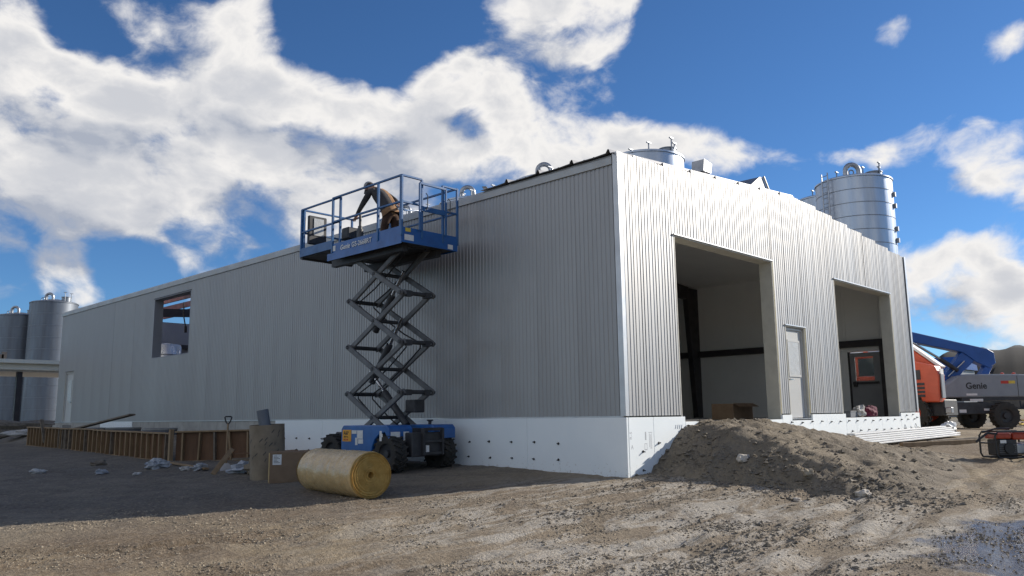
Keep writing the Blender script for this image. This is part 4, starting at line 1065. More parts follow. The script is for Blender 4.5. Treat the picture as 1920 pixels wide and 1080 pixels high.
E_ = [('pelvis', 'belly', 'jacket_tan'), ('belly', 'chest', 'jacket_tan'), ('chest', 'neckbase', 'jacket_tan'), ('neckbase', 'neck', 'skin'), ('neck', 'head', 'skin'), ('head', 'headtop', 'skin'),
      ('chest', 'shl', 'sleeve_dark'), ('shl', 'ell', 'sleeve_dark'), ('ell', 'wrl', 'sleeve_dark'), ('wrl', 'hal', 'skin'), ('chest', 'shr', 'sleeve_dark'), ('shr', 'elr', 'sleeve_dark'), ('elr', 'wrr', 'sleeve_dark'), ('wrr', 'har', 'skin'),
      ('pelvis', 'hipl', 'pants_brown'), ('hipl', 'knl', 'pants_brown'), ('knl', 'anl', 'pants_brown'), ('anl', 'tol', 'boots'), ('pelvis', 'hipr', 'pants_brown'), ('hipr', 'knr', 'pants_brown'), ('knr', 'anr', 'pants_brown'), ('anr', 'tor', 'boots')]
for sd in 'lr':
    for fi in range(4): E_ += [('ha' + sd, 'f%s%da' % (sd, fi), 'skin'), ('f%s%da' % (sd, fi), 'f%s%db' % (sd, fi), 'skin')]
    E_ += [('ha' + sd, 'th%sa' % sd, 'skin'), ('th%sa' % sd, 'th%sb' % sd, 'skin')]
W = thing('person', 'worker in tan jacket and grey cap bending over on the lift platform', 'person', (WX, 5.25, FZ))
m2 = skin_figure('body', J, E_)
m2.transform(Matrix.Translation(-V(W.location)))
bo = bpy.data.objects.new('body', m2); COL.objects.link(bo); bo.parent = W
hc = V((WX - .02, 6.05, 6.385)); fd = V((0, .72, -.69)); ud = V((0, .69, .72))      # face direction, crown direction
cap = MB()
bm_p = [(.116, -.015), (.118, .02), (.110, .06), (.085, .095), (.045, .115), (0, .12)]
cap.lathe(bm_p, hc, ud, 24)
cap.prism([hc + fd * .09 + V((-.08, 0, 0)) - ud * .015, hc + fd * .20 + V((-.05, 0, 0)) - ud * .025, hc + fd * .20 + V((.05, 0, 0)) - ud * .025, hc + fd * .09 + V((.08, 0, 0)) - ud * .015], ud * .012)
cap.build('cap', 'hat_grey', W, smooth=True)
fc = MB().prism([hc + fd * .085 - ud * .07 + V((-.013, 0, 0)), hc + fd * .085 - ud * .07 + V((.013, 0, 0)), hc + fd * .115 - ud * .085, ], -ud * .02).build('nose', 'skin', W)
MB().box(hc + V((-.108, -.03, -.10)), hc + V((-.088, .01, -.04))).build('ear', 'skin', W, bevel=.008)
MB().box(hc + V((.088, -.03, -.10)), hc + V((.108, .01, -.04))).build('ear', 'skin', W, bevel=.008)
MB().lathe([(.100, -.05), (.108, -.02), (.112, .0)], hc - fd * .012, ud, 20).build('hair', 'hair', W, smooth=True)
jk = MB()                                                   # loose jacket hem around the hips
rings = []
for (cy_, cz_, rx, ry) in ((5.22, 5.52, .215, .20), (5.28, 5.66, .205, .185), (5.38, 5.83, .21, .18), (5.52, 5.99, .222, .185), (5.64, 6.11, .215, .17), (5.75, 6.21, .17, .13)):
    rings.append([V((WX + rx * math.cos(t) * (1 + .05 * math.sin(3 * t)), cy_ + ry * math.sin(t) * .72, cz_ - ry * math.sin(t) * .55 + .012 * math.sin(5 * t))) for t in [2 * math.pi * i / 24 for i in range(24)]])
for rg in rings: jk.v += rg
for i in range(len(rings) - 1):
    for k_ in range(24): jk.f.append((i * 24 + k_, i * 24 + (k_ + 1) % 24, (i + 1) * 24 + (k_ + 1) % 24, (i + 1) * 24 + k_)); jk.m.append(0)
jk.m = [1 if (i >= 24 * 3 and (i % 24) < 15) or 6 < (i % 24) < 18 and i >= 24 else 0 for i in range(len(jk.f))]
jk.build('jacket', ['jacket_tan', 'sleeve_dark'], W, smooth='all')

# ------------------------------------------------------------------ yard on the left: roll, carton, tubes, forms
rl = thing('insulation_roll', 'big roll of yellow insulation wrapped in shiny film on the ground', 'insulation roll', (-4.22, 2.9, gz(-4.22, 2.9)))
p0 = V((-4.28, 1.74, 0)); p1 = V((-3.98, 3.80, 0)); RR = .362
p0.z = p1.z = gz(-4.25, 2.9) + RR - .015
axd = (p1 - p0).normalized(); ln = (p1 - p0).length
b = MB(); n = 64; m = 56
sd_ = axd.cross(V((0, 0, 1))).normalized()
vs = []
for i in range(m):
    t = i / (m - 1)
    for k in range(n):
        a = 2 * math.pi * k / n
        w_ = .010 * noise.fractal(V((t * 22, math.cos(a) * 1.2, math.sin(a) * 1.2)), 1, 2, 3) + .007 * noise.noise(V((t * 60, a * .5, 3)))
        r = RR + w_ - .02 * (max(0, abs(t - .5) - .46) / .04) ** 2
        zz = math.sin(a) * r
        if zz < -RR * .965: zz = -RR * .965
        vs.append(p0 + axd * (t * ln) + sd_ * (math.cos(a) * r) + V((0, 0, zz)))
b.add(vs, [(i * n + k, i * n + (k + 1) % n, (i + 1) * n + (k + 1) % n, (i + 1) * n + k) for i in range(m - 1) for k in range(n)])
b.build('wrap', 'roll_wrap', rl, smooth='all')
for (pp, dr) in ((p0, 1), (p1, -1)):          # rolled layers seen on the ends, as a spiral of ridges
    b = MB(); prof = []
    nr = 15
    for i in range(nr):
        r0 = .05 + (RR - .065) * i / nr; r1 = .05 + (RR - .065) * (i + 1) / nr
        dd = .012 + .02 * math.sin(i * 1.7) ** 2
        prof += [(r0 + .002, dd + .02), (r0 + (r1 - r0) * .3, dd), (r0 + (r1 - r0) * .75, dd + .002)]
    prof = [(0, .16), (.045, .14)] + prof + [(RR - .012, .005), (RR - .004, .03)]
    b.lathe(prof, pp, axd * dr, 48)
    for i, v in enumerate(b.v):
        v += axd * (.012 * noise.fractal(V((v.x * 9, v.y * 9, v.z * 9)), 1, 2, 3))
    b.build('rolled_end', 'roll_end', rl, smooth='all')

bx = thing('cardboard_box', 'tall brown cardboard box with white paper label behind the roll', 'box', (-3.8, 5.05, gz(-3.8, 5.05)))
zb = gz(-3.8, 5.05) - .01
u = V((.86, -.42, 0)).normalized(); w = V((.42, .86, 0)).normalized(); c0 = V((-4.10, 5.16, zb))
pts = [c0, c0 + u * .78, c0 + u * .78 + w * .30, c0 + w * .30]
MB().prism(pts, (0, 0, .56)).build('body', 'cardboard', bx, bevel=.006)
MB().prism([c0 - u * .004 + w * .006, c0 - u * .004 + w * .294, c0 - u * .001 + w * .294, c0 - u * .001 + w * .006], (0, 0, .555)).build('end_panel', 'cardboard_light', bx)
for s_ in (0, 1):
    q = c0 + V((0, 0, .56)) + w * (.01 if s_ == 0 else .29)
    MB().prism([q, q + u * .77, q + u * .75 + w * (.135 if s_ == 0 else -.135) + V((0, 0, .03)), q + u * .03 + w * (.135 if s_ == 0 else -.135) + V((0, 0, .02))], (0, 0, .006)).build('flap', 'cardboard', bx)
lb = MB().prism([c0 + u * .05 - w * .003 + V((0, 0, .34)), c0 + u * .21 - w * .003 + V((0, 0, .34)), c0 + u * .21 - w * .003 + V((0, 0, .53)), c0 + u * .05 - w * .003 + V((0, 0, .53))], w * .002).build('label', 'label_white', bx)
pr = MB()
for i in range(6): pr.prism([c0 + u * .07 - w * .0042 + V((0, 0, .50 - i * .025)), c0 + u * (.13 + .05 * ((i * 7) % 3) / 2) - w * .0042 + V((0, 0, .50 - i * .025)), c0 + u * (.13 + .05 * ((i * 7) % 3) / 2) - w * .0042 + V((0, 0, .508 - i * .025)), c0 + u * .07 - w * .0042 + V((0, 0, .508 - i * .025))], w * .001)
pr.build('print', 'ink', lb)

tz = gz(-3.7, 6.0) - .02
ft = thing('form_tube', 'wide brown cardboard form tube standing upright with printed marks', 'form tube', (-3.68, 6.0, tz))
lean = V((-.05, .0, 1)).normalized()
MB().lathe([(.335, 0), (.335, 1.06), (.322, 1.06), (.322, .0)], (-3.66, 6.0, tz), lean, 48, closed=True).build('wall', 'tube_paper', ft, smooth=True)
pk = MB(); random.seed(3)
ax1 = lean.orthogonal().normalized(); ax2 = lean.cross(ax1)
for i in range(70):
    a0 = R(random.uniform(0, 360)); h0 = random.uniform(.1, .98); dl_ = random.uniform(.05, .22)
    for j in range(5):
        a = a0 + j * dl_ / 5; bq = a0 + (j + .8) * dl_ / 5
        q = []
        for (aa, hh) in ((a, h0 + j * .012), (bq, h0 + j * .012 + .006), (bq, h0 + j * .012 + .034), (a, h0 + j * .012 + .028)):
            q.append(V((-3.66, 6.0, tz)) + lean * hh + (ax1 * math.cos(aa) + ax2 * math.sin(aa)) * .3365)
        pk.add(q, [(0, 1, 2, 3)])
pk.build('print', 'lift_dark', ft, fix=False)
it = thing('inner_tube', 'grey tube sticking out of the wide cardboard form tube', 'tube', (-3.66, 6.0, tz + .02))
MB().lathe([(.115, 0), (.115, 1.34), (.105, 1.34), (.105, 0)], (-3.55, 5.98, tz + .03), V((-.14, .14, 1)), 24, closed=True).build('wall', 'tube_grey', it, smooth=True)

sh = thing('shovel', 'D-handled shovel leaning against a loose board by the forms', 'shovel', (-3.55, 8.2, gz(-3.55, 8.2)))
zs = gz(-3.55, 8.2)
h0, h1 = V((-3.49, 8.08, zs + .16)), V((-3.35, 8.35, zs + 1.0))
MB().tube([h0, h0.lerp(h1, .5), h1], .019, 10).build('shaft', 'lumber', sh, smooth=True)
rt = V((.7, -.72, 0)); upv = (h1 - h0).normalized()
MB().tube([h1 - upv * .02, h1 + upv * .05 + rt * .05, h1 + upv * .14 + rt * .075, h1 + upv * .165 + rt * .06, h1 + upv * .165 - rt * .06, h1 + upv * .14 - rt * .075, h1 + upv * .05 - rt * .05, h1 - upv * .02], .017, 8).build('grip', 'black_plastic', sh, smooth=True)
q = h0; bl = MB(); dn = -upv
bl.prism([q + dn * .0 - rt * .04, q + dn * .06 - rt * .12, q + dn * .3 - rt * .12, q + dn * .42, q + dn * .3 + rt * .12, q + dn * .06 + rt * .12, q + rt * .04], V((-.006, .006, .0)) * 1).build('blade', 'roof_metal', sh)
def plank(name, label, cat, p, q, w, h, m, up=(0, 0, 1), group=None):
    p, q = V(p), V(q)
    o = MB().beam(p, q, w, h, up).build(name, m, loc=tuple((p + q) / 2), bevel=.003)
    return tag(o, label, cat, group)
plank('loose_board', 'short weathered board propped up in front of the shovel', 'board', (-4.05, 7.52, gz(-4.05, 7.5) + .01), (-3.45, 7.9, .52), .10, .03, 'lumber', (0, -.6, .6))
plank('loose_board', 'pale board lying on the ground in front of the form corner', 'board', (-3.42, 11.35, gz(-3.42, 11.3) + .025), (-3.72, 8.5, gz(-3.72, 8.5) + .035), .09, .04, 'lumber')
plank('loose_board', 'dark board lying in the gap beside the form tube', 'board', (-2.9, 8.9, .25), (-2.2, 7.4, .30), .14, .04, 'lumber_old')
plank('loose_board', 'reddish board on top of the scrap beside the form tube', 'board', (-3.0, 8.6, .38), (-2.3, 7.2, .46), .09, .03, 'plywood')
plank('loose_board', 'grey plank sticking up slantwise behind the form wall', 'board', (-2.2, 23.2, .75), (-1.5, 18.6, 1.34), .22, .05, 'lumber_old')
plank('stake', 'short stake standing behind the form wall by the slanted plank', 'stake', (-2.5, 23.8, .4), (-2.55, 24.2, 1.22), .12, .05, 'lumber_old')
plank('white_strip', 'long white strip lying on the dirt at the left edge', 'strip', (-1.5, 38.6, gz(-1.5, 38.6) + .03), (.9, 37.3, gz(.9, 37.3) + .04), .22, .05, 'label_white')

# formwork: long side with studs, end side
def formwork(name, label, P, Q, h, nstud, outn, back, lean=.02, seed=1):
    P, Q = V(P), V(Q); random.seed(seed)
    f = thing(name, label, 'formwork', tuple(P))
    d = (Q - P); L_ = d.length; d.normalize(); o = V(outn).normalized()
    def gp(t): return P.lerp(Q, t)
    zt = lambda t: gp(t).z + h
    # sheathing in sheets of 2.44 m
    ns = max(1, math.ceil(L_ / 2.44))
    for i in range(ns):
        a, b_ = gp(i / ns) + d * .006, gp((i + 1) / ns) - d * .006
        MB().prism([a, b_, b_ + V((0, 0, h)), a + V((0, 0, h))], -o * .02).build('sheathing', 'plywood', f)
    for i in range(ns):
        a, b_ = gp(i / ns) + d * .004, gp((i + 1) / ns) - d * .004
        MB().beam(a + o * .045 + V((0, 0, .022)), b_ + o * .045 + V((0, 0, .022)), .088, .04).build('bottom_plate', 'lumber', f)
        MB().beam(a + o * .045 + V((0, 0, h - .018 + random.uniform(-.01, .02))), b_ + o * .045 + V((0, 0, h - .018 + random.uniform(-.01, .02))), .088, .038).build('top_plate', 'lumber', f)
    for i in range(nstud):
        t = (i + .5) / nstud; a = gp(t)
        tilt = d * random.uniform(-.03, .03) * (3 if random.random() < .08 else 1)
        MB().beam(a + o * .045 + V((0, 0, .044)), a + o * .045 + tilt + V((0, 0, h - .042)), .04, .085, o).build('stud', 'lumber' if random.random() < .8 else 'lumber_old', f)
    return f
g_ = lambda x, y, e=-.03: (x, y, gz0(x, y) + e)
formwork('form_wall', 'long low wooden form wall with close studs along the left wall', g_(-3.1, 11.8), g_(-2.28, 26.6), .74, 34, (-1, -.05, 0), 1, seed=4)
formwork('form_end', 'wooden form panel with wide studs, turning the corner towards the tube', g_(-1.75, 9.95), g_(-3.02, 11.72), .76, 5, (-.81, -.58, 0), 1, seed=5)
formwork('form_piece', 'short tilted form panel leaning on the far part of the form wall', g_(-2.62, 19.2), g_(-2.50, 22.2), .70, 6, (-1, -.05, 0), 1, seed=6)
MB_c = MB().box((-3.19, 11.68, gz0(-3.1, 11.7) - .05), (-3.10, 11.78, gz0(-3.1, 11.7) + .79)).build('corner_post', 'lumber', loc=(-3.1, 11.7, 0)); tag(MB_c, 'pale upright post at the near corner of the forms', 'post')
for i, (x, y, r, lbl) in enumerate(((-1.1, 23.6, .55, 'leftmost of three grey concrete rings behind the form wall'), (-1.0, 20.6, .55, 'middle grey concrete ring behind the form wall'), (-1.0, 17.6, .52, 'rightmost of three grey concrete rings behind the form wall'))):
    zz = gz(x, y) - .05
    rg = thing('concrete_ring', lbl, 'pipe ring', (x, y, zz), 'concrete rings behind the form wall')
    MB().lathe([(r, 0), (r, .32), (r - .07, .32), (r - .07, 0)], (x, y, zz), n=40, closed=True).build('wall', 'tube_grey', rg, smooth=True)
    MB().lathe([(r + .003, .26), (r + .014, .28), (r + .014, .31), (r + .003, .315)], (x, y, zz), n=40).build('rim', 'concrete', rg, smooth=True)
wp = MB().box((-.045, 22.4, .80), (-.018, 25.6, 1.10)).build('foam_sheet', 'foam', loc=(0, 24, .9)); tag(wp, 'lone white foam sheet on the far part of the concrete base', 'foam sheet')

# litter
random.seed(21)
lump('plastic_bag', 'crumpled clear plastic bag on the ground before the form corner', 'plastic bag', (-4.05, 10.3, gz(-4.05, 10.3) - .02), (.26, .15, .13), 'plastic_film', 5, .7, 2.2)
lump('plastic_bag', 'small crumpled plastic bag at the end of the pale board', 'plastic bag', (-3.75, 8.75, gz(-3.75, 8.75) - .02), (.15, .10, .09), 'plastic_film', 9, .7, 2.2)
lump('plastic_sheet', 'heap of crumpled plastic sheeting beside the form tube', 'plastic sheet', (-3.35, 7.35, gz(-3.35, 7.3) - .02), (.40, .24, .13), 'plastic_film', 13, .8, 2.0)
lump('paper_sack', 'torn brown paper sack lying at the foot of the form tube', 'sack', (-3.45, 6.75, gz(-3.45, 6.75) - .02), (.22, .2, .2), 'tube_paper', 17, .7, 2.0)
lump('paper_scrap', 'white scrap of paper lying alone on the shaded dirt', 'scrap', (-5.3, 10.2, gz(-5.3, 10.2) - .01), (.12, .08, .06), 'plastic_film', 19, .8, 2.2)
lump('tarp', 'pale tarp heaped beside the far end of the form wall', 'tarp', (-1.3, 30.5, gz(-1.3, 30.5) - .02), (.8, .4, .16), 'cloth_pale', 23, .5, 1.5)
lump('dirt_heap', 'low dark dirt heap beyond the far end of the forms', 'dirt heap', (-1.0, 34.5, gz(-1, 34.5) - .1), (2.6, 1.6, .55), 'stone_b', 27, .4, 1.5)
for (x, y, s, lbl) in ((-6.2, 11.4, .10, 'small white lump on the dirt at the far left'), (-4.6, 12.4, .12, 'grey offcut on the dirt near the middle of the form wall'), (-3.9, 9.1, .09, 'white scrap beside the small plastic bag'), (-5.0, 9.0, .06, 'tiny pale scrap in the shade nearest the camera')):
    lump('scrap', lbl, 'scrap', (x, y, gz(x, y) - .01), (s * 1.6, s, s * .6), 'cloth_pale' if 'white' in lbl or 'pale' in lbl else 'lumber_old', x * 7, .6)
for (px, py, r, lbl, m_) in ((.98, -1.75, (.16, .12, .09), 'pale rock half buried in the dark bank of the dirt mound', 'stone_pale'), (.05, -4.1, (.12, .1, .07), 'pale rock at the front foot of the dirt mound', 'stone_pale'),
                             (-.6, -3.4, (.07, .06, .04), 'small pale stone on the flat in front of the bank', 'stone_pale'), (.5, -3.1, (.11, .09, .07), 'brown rock on the edge of the mound bank', 'stone_a')):
    z_ = mound_z(px, py) if mh(px, py) > .04 else gz(px, py)
    rock('rock', lbl, (px, py, z_ + r[2] * .35), r, m_, seed=px * 5)

# ------------------------------------------------------------------ right side: siding trims, lumber, generator, machines
random.seed(31)
def gpt(x, y, e=0): return V((x, y, gz0(x, y) + e))
tr = []
for i in range(6):
    a = gpt(7.2 + random.uniform(-.2, .2), -1.35 + .05 * i, .02 + mh(7.2, -1.3) * .6); b_ = gpt(13.1 + random.uniform(-.35, .1), -1.75 + .06 * i, .03)
    zz = .035 + .042 * i
    o = MB().beam(a + V((0, 0, zz)), b_ + V((0, 0, zz)), .30 - .02 * i, .034).build('metal_trim', 'white_paint', loc=tuple((a + b_) / 2), bevel=.004)
    tag(o, 'long white metal trim in the flat stack beside the mound, ' + ['bottom one', 'second from the bottom', 'third from the bottom', 'third from the top', 'second from the top', 'topmost one'][i], 'metal trim', 'white metal trims stacked on the ground')
plank('lumber_piece', 'yellowish timber lying on the dirt right of the white trims', 'timber', gpt(8.0, -1.95, .05), gpt(10.2, -2.9, .05), .10, .10, 'lumber')
plank('lumber_piece', 'thin timber lying behind the yellowish one', 'timber', gpt(9.5, -2.1, .05), gpt(12.5, -2.75, .05), .12, .06, 'lumber_old')
lump('white_scrap', 'bent white offcut lying behind the white trims', 'scrap', gpt(14.2, -1.2, .0), (.35, .2, .22), 'white_paint', 3, .4)

# generator
ge = thing('generator', 'red and black portable generator in a tube frame at the right edge', 'generator', tuple(gpt(6.4, -4.5)))
o_ = gpt(6.4, -4.5); rx = V((.72, -.69, 0)).normalized(); ry = V((.69, .72, 0)).normalized()
G = lambda a, b_, c_: o_ + rx * a + ry * b_ + V((0, 0, c_))
for sb in (-.25, .25):
    MB().tube([G(-.36, sb, .03), G(-.40, sb, .10), G(-.40, sb, .44), G(-.34, sb, .52), G(.34, sb, .52), G(.40, sb, .44), G(.40, sb, .10), G(.36, sb, .03), G(-.36, sb, .03)], .018, 8).build('frame', 'black_plastic', ge, smooth=True)
for (a_, c_) in ((-.40, .3), (.40, .3), (-.36, .03), (.36, .03)): MB().tube([G(a_, -.25, c_), G(a_, .25, c_)], .016, 8).build('cross_bar', 'black_plastic', ge, smooth=True)
def gbox(nm, m_, a0, a1, b0, b1, c0, c1, par=ge, bev=.02, seg=2):
    return MB().prism([G(a0, b0, c0), G(a1, b0, c0), G(a1, b1, c0), G(a0, b1, c0)], (0, 0, c1 - c0)).build(nm, m_, par, bevel=bev, seg=seg)
tkk = gbox('fuel_tank', 'red_paint', -.02, .36, -.22, .22, .36, .51, bev=.04)
MB().cyl(G(.16, 0, .51), G(.16, 0, .545), .045, 14).build('fuel_cap', 'black_plastic', tkk)
gbox('air_box', 'red_paint', -.33, -.04, -.21, .21, .38, .50, bev=.03)
en = gbox('engine', 'lift_dark', -.30, .06, -.20, .18, .06, .37, bev=.02)
for i in range(5): gbox('cooling_fin', 'lift_grey', -.31, .02, -.215, -.205, .12 + i * .035, .135 + i * .035, en, .002, 1)
MB().cyl(G(-.12, -.20, .2), G(-.12, -.25, .2), .1, 20).build('recoil_cover', 'black_plastic', en)
gbox('alternator', 'galv', .08, .34, -.14, .16, .07, .30, bev=.04)
gbox('label', 'label_white', -.28, -.16, -.2125, -.2105, .30, .36, ge, 0, 1)
MB().tube([G(-.36, -.25, .48), G(-.55, -.27, .50), G(-.72, -.28, .40), G(-.80, -.28, .33)], .022, 8).build('handle', 'black_plastic', ge, smooth=True)
MB().tube([G(-.36, .2, .5), G(-.1, .2, .57), G(.2, .2, .57)], .018, 8).build('carry_bar', 'black_plastic', ge, smooth=True)
for sb in (-.2, .2): MB().cyl(G(.3, sb - .04, .06), G(.3, sb + .04, .06), .08, 16).build('wheel', 'rubber', ge, smooth=True)

# orange telehandler, rear end showing past the building corner
TH = thing('telehandler', 'orange telehandler with raised boom parked behind the right corner', 'telehandler', tuple(gpt(17.9, 2.0)))
z_ = gz0(17.6, .8)
for (wx, wy) in ((17.25, .75), (17.25, 3.6), (19.2, .75), (19.2, 3.6)): wheel('wheel', wx, wy, z_ + .58, .58, .42, TH, 1, 16, 'rubber', 'orange')
MB().box((17.5, -.2, z_ + .45), (18.9, 4.6, z_ + 1.0)).build('chassis', 'lift_dark', TH, bevel=.03)
pod = MB().prism([(17.12, -.18, 1.42), (17.12, 1.5, 1.42), (17.12, 1.5, 2.80), (17.12, .55, 2.80), (17.12, -.10, 2.62), (17.12, -.22, 2.3)], (.62, 0, 0)).build('engine_pod', 'orange', TH, bevel=.04, seg=2)
for i in range(4): MB().box((17.105, .25, 1.60 + i * .13), (17.116, .95, 1.68 + i * .13)).build('louvre', 'lift_dark', pod)
MB().box((17.10, .35, 2.18), (17.117, 1.0, 2.5)).build('grille', 'lift_dark', pod)
text('JLG', .26, 'lettering', 'label_white', pod, (17.113, .98, 2.12), (0, -1, 0), (0, 0, 1), .002, .006, .25)
lt = MB().box((17.2, -.262, 1.55), (17.52, -.225, 2.35)).build('tail_light', 'body_grey', pod, bevel=.01)
MB().box((17.2, -.25, 2.36), (17.52, -.22, 2.52)).build('label', 'label_white', pod)
cabt = MB().box((17.12, 1.55, 1.2), (17.95, 3.3, 2.35)).build('cab', 'orange', TH, bevel=.04)
MB().box((17.14, 1.55, 3.0), (17.93, 3.3, 3.2)).build('roof', 'orange', cabt, bevel=.03)
for (a, b_) in ((1.56, 1.68), (2.40, 2.48), (3.18, 3.29)): MB().box((17.15, a, 2.35), (17.92, b_, 3.0)).build('pillar', 'orange', cabt)
MB().box((17.17, 1.68, 2.36), (17.185, 2.40, 2.99)).build('window', 'dark_glass', cabt); MB().box((17.17, 2.48, 2.36), (17.185, 3.18, 2.99)).build('window', 'dark_glass', cabt)
MB().lathe([(0, 0), (.08, 0), (.08, .06), (.065, .08), (.06, .17), (0, .19)], (17.4, 2.2, 3.2), n=16).build('beacon', 'orange', cabt, smooth=True)
bo_ = [(17.85, .05, 2.30), (17.85, -.05, 2.55), (17.85, 3.0, 5.15), (17.85, 3.3, 4.8), (17.85, 1.0, 2.7)]
bm_ = MB().prism(bo_, (.4, 0, 0)).build('boom', 'orange', TH, bevel=.02)
MB().prism([(17.82, -.07, 2.57), (17.82, -.12, 2.63), (17.82, 2.95, 5.25), (17.82, 3.0, 5.17)], (.46, 0, 0)).build('boom_edge', 'white_paint', bm_)
for x_ in (17.76, 18.28): MB().prism([(x_, .1, 1.3), (x_, 1.3, 1.3), (x_, .9, 2.85), (x_, .0, 2.6)], (.07, 0, 0)).build('boom_bracket', 'orange', TH, bevel=.02)
MB().cyl((17.70, 1.6, 2.4), (17.70, 1.1, 2.85), .07, 12).build('lift_cylinder', 'lift_dark', TH, smooth=True); MB().cyl((17.70, 1.1, 2.85), (17.70, .75, 3.15), .04, 12).build('cylinder_rod', 'hydraulic', TH, smooth=True)
MB().box((17.5, -.4, 1.05), (17.72, -.2, 1.25)).build('hitch_step', 'galv', TH, bevel=.02)

# grey and blue boom lift further right
BLF = thing('boom_lift', 'grey boom lift with blue folded boom at the right edge', 'boom lift', tuple(gpt(23.2, .3)))
b0_ = V((22.12, 1.06, 0)); br = V((.697, -.717, 0)).normalized(); bf = V((.717, .697, 0)).normalized()
Bp = lambda s, z, dd=0.0: b0_ + br * s + bf * dd + V((0, 0, z))
zg = gz0(23.5, 0)
body = MB().prism([Bp(-.1, 1.62), Bp(3.6, 1.62), Bp(3.6, 2.45), Bp(2.9, 2.50), Bp(.9, 2.52), Bp(.55, 2.46), Bp(.0, 2.1)], bf * 1.3).build('turret_cover', 'body_grey', BLF, bevel=.06, seg=3)
MB().prism([Bp(.6, 1.50, .02), Bp(3.6, 1.50, .02), Bp(3.6, 1.62, .02), Bp(.6, 1.62, .02)], bf * 1.2).build('turret_base', 'lift_dark', BLF)
text('Genie', .34, 'lettering', 'ink', body, Bp(.78, 1.96, -.003), br, (0, 0, 1), .002, .008)
MB().prism([Bp(2.15, 2.14, -.006), Bp(2.45, 2.14, -.006), Bp(2.45, 2.25, -.006), Bp(2.15, 2.25, -.006)], bf * .004).build('label', 'label_red', body)
MB().prism([Bp(2.45, 2.14, -.006), Bp(2.70, 2.14, -.006), Bp(2.70, 2.25, -.006), Bp(2.45, 2.25, -.006)], bf * .004).build('label', 'label_yellow', body)
MB().prism([Bp(.78, 1.70, -.006), Bp(1.2, 1.70, -.006), Bp(1.2, 1.78, -.006), Bp(.78, 1.78, -.006)], bf * .004).build('label', 'label_white', body)
MB().prism([Bp(2.78, 1.64, -.004), Bp(2.80, 1.64, -.004), Bp(2.80, 2.44, -.004), Bp(2.78, 2.44, -.004)], bf * .003).build('panel_seam', 'ink', body)
MB().prism([Bp(-.3, .95), Bp(1.9, 1.0), Bp(2.3, 1.22), Bp(1.4, 1.45), Bp(-.3, 1.45)], bf * 1.2).build('chassis', 'lift_dark', BLF, bevel=.03)
MB().prism([Bp(.45, 1.05, -.006), Bp(.72, 1.05, -.006), Bp(.72, 1.17, -.006), Bp(.45, 1.17, -.006)], bf * .004).build('label', 'label_white', BLF)
MB().prism([Bp(1.4, 1.12, -.006), Bp(1.65, 1.12, -.006), Bp(1.65, 1.2, -.006), Bp(1.4, 1.2, -.006)], bf * .004).build('label', 'label_white', BLF)
MB().prism([Bp(.9, 1.47, -.01), Bp(1.4, 1.47, -.01), Bp(1.4, 1.57, -.01), Bp(.9, 1.57, -.01)], bf * .02).build('step_plate', 'label_white', BLF)
for (s_, dd) in ((2.05, -.18), (1.6, 1.25), (-.7, -.18), (-1.0, 1.25)):
    c_ = Bp(s_, zg + .5, dd)
    t = MB().lathe([(.25, -.16), (.42, -.2), (.49, -.17), (.50, 0), (.49, .17), (.42, .2), (.25, .16)], c_, bf, 36)
    for i in range(20):
        a = 2 * math.pi * i / 20
        t.beam(c_ + (br * math.cos(a) + V((0, 0, 1)) * math.sin(a)) * .495 - bf * .17, c_ + (br * math.cos(a + .1) + V((0, 0, 1)) * math.sin(a + .1)) * .495 + bf * .17, .05, .05, br * math.cos(a) + V((0, 0, 1)) * math.sin(a))
    wh = t.build('wheel', 'rubber', BLF, smooth=True)
    MB().lathe([(.26, -.15), (.22, -.09), (.12, -.08), (.11, -.17), (0, -.17)], c_, bf, 24).build('rim', 'lift_dark', wh, smooth=True)
bmU = MB().prism([Bp(-7.0, 5.75, .45), Bp(-1.3, 4.33, .45), Bp(2.05, 3.52, .45), Bp(2.28, 3.38, .45), Bp(2.32, 2.95, .45), Bp(2.05, 2.78, .45), Bp(1.6, 2.98, .45), Bp(1.05, 3.40, .45), Bp(-1.3, 3.92, .45), Bp(-7.0, 5.3, .45)], bf * .42).build('upper_boom', 'boom_blue', BLF, bevel=.02)
MB().prism([Bp(1.05, 3.42, .5), Bp(1.55, 3.1, .5), Bp(.9, 2.5, .5), Bp(.25, 2.25, .5), Bp(.1, 2.3, .5)], bf * .32).build('lower_boom', 'boom_blue', BLF, bevel=.02)
MB().prism([Bp(1.95, 2.9, .5), Bp(2.3, 3.0, .5), Bp(2.0, 2.45, .5), Bp(1.65, 2.45, .5)], bf * .32).build('knuckle', 'boom_blue', BLF, bevel=.02)
MB().cyl(Bp(-1.0, 3.85, .4), Bp(.15, 3.12, .4), .05, 10).build('cylinder_rod', 'hydraulic', BLF, smooth=True); MB().cyl(Bp(.1, 3.15, .4), Bp(.75, 2.68, .4), .085, 12).build('boom_cylinder', 'lift_dark', BLF, smooth=True)
MB().cyl(Bp(1.05, 3.05, .4), Bp(.35, 2.45, .4), .03, 8).build('cylinder_rod', 'hydraulic', BLF, smooth=True)
for s_ in (2.6, 3.05): MB().lathe([(0, 0), (.07, 0), (.07, .05), (.06, .12), (0, .14)], Bp(s_, 2.46, .6), n=14).build('beacon', 'orange', BLF, smooth=True)
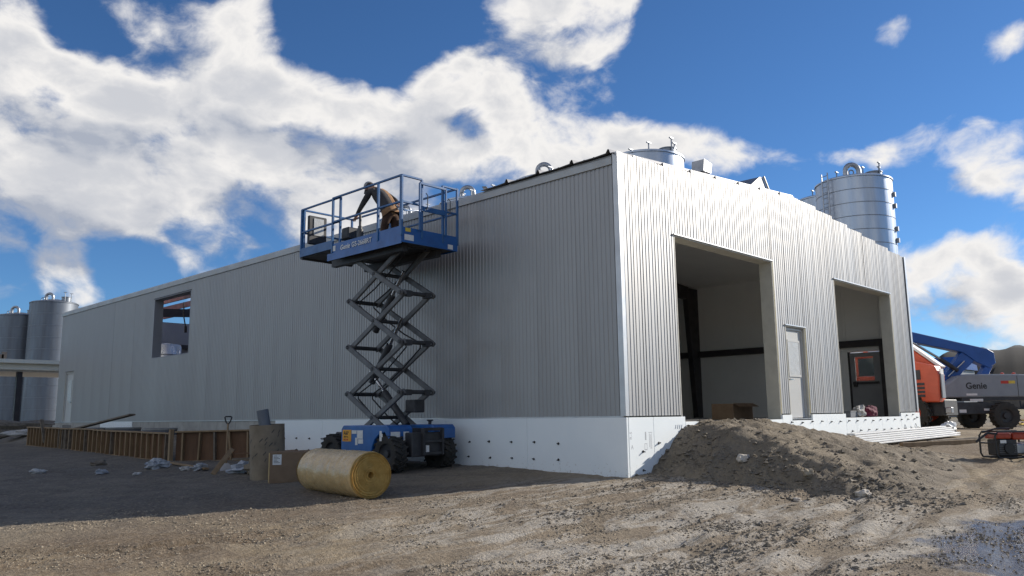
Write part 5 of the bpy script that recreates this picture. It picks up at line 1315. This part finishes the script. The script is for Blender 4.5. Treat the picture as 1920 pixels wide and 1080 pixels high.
# small far machines and stored material
ct = thing('site_container', 'small far container with blue roof seen under the blue boom', 'container', tuple(gpt(58, 11, 0)))
c_ = V(ct.location)
MB().box(c_ + V((-1.8, -1.3, 0)), c_ + V((1.8, 1.3, 3.6))).build('body', 'body_grey', ct, bevel=.04)
MB().prism([c_ + V((-2.0, -1.5, 3.6)), c_ + V((2.0, -1.5, 3.6)), c_ + V((1.6, -1.5, 4.5)), c_ + V((-1.2, -1.5, 4.6))], (0, 3, 0)).build('roof', 'boom_blue', ct)
MB().box(c_ + V((-1.83, -.8, .3)), c_ + V((-1.8, .2, 2.6))).build('door', 'label_white', ct)
pls = [(30, -.2), (31.5, .9)]
for i, (x, y) in enumerate(pls):
    p_ = gpt(x, y)
    pp_ = thing('material_pile', ['heap of yellow timber offcuts on the ground below the boom lift', 'second heap of timber further behind the boom lift'][i], 'timber pile', tuple(p_))
    for j in range(7):
        a = p_ + V((random.uniform(-1, -.6), random.uniform(-.5, .5), .05 + .05 * j)); b_ = p_ + V((random.uniform(.6, 1.2), random.uniform(-.6, .6), .05 + .05 * j))
        MB().beam(a, b_, .12, .05).build('plank', 'lumber' if j % 2 else 'label_yellow', pp_)

# hills on the horizon
def ridge(name, az0, az1, dist, prof, m):
    b = MB(); n_ = 240; vs = []
    rows = 7
    for r_ in range(rows):
        fr = r_ / (rows - 1)
        for i in range(n_):
            t = i / (n_ - 1); a = R(az0 + (az1 - az0) * t)
            h = prof(az0 + (az1 - az0) * t)
            h *= 1 + .04 * noise.fractal(V((t * 30, fr * 2, 1)), 1, 2, 4)
            d_ = dist - 130 + 260 * fr
            k_ = math.sin(math.pi * fr) ** .7
            d_ += 6 * noise.noise(V((t * 22, fr * 3, 4)))
            vs.append((CX + d_ * math.cos(a), CY + d_ * math.sin(a), -2 + (h + 2) * k_ * (1 + .05 * noise.noise(V((t * 90, fr * 5, 9))))))
    b.add(vs, [(r_ * n_ + i, r_ * n_ + i + 1, (r_ + 1) * n_ + i + 1, (r_ + 1) * n_ + i) for r_ in range(rows - 1) for i in range(n_ - 1)])
    o = b.build(name, m, smooth='all'); struct(o)
def hp(az):   # profile over azimuth, degrees from +X
    key = [(-40, 16), (-20, 24), (0, 34), (9, 36), (11.5, 35), (12.6, 34), (13.6, 34), (14.0, 35), (15.2, 34), (16.2, 33), (16.8, 26), (17.5, 23), (18, 21), (21, 13), (26, 6)]
    for (a0, h0), (a1, h1) in zip(key, key[1:]):
        if a0 <= az <= a1: return h0 + (h1 - h0) * (az - a0) / (a1 - a0)
    return 6
ridge('hills', -40, 26, 520, hp, 'hill')
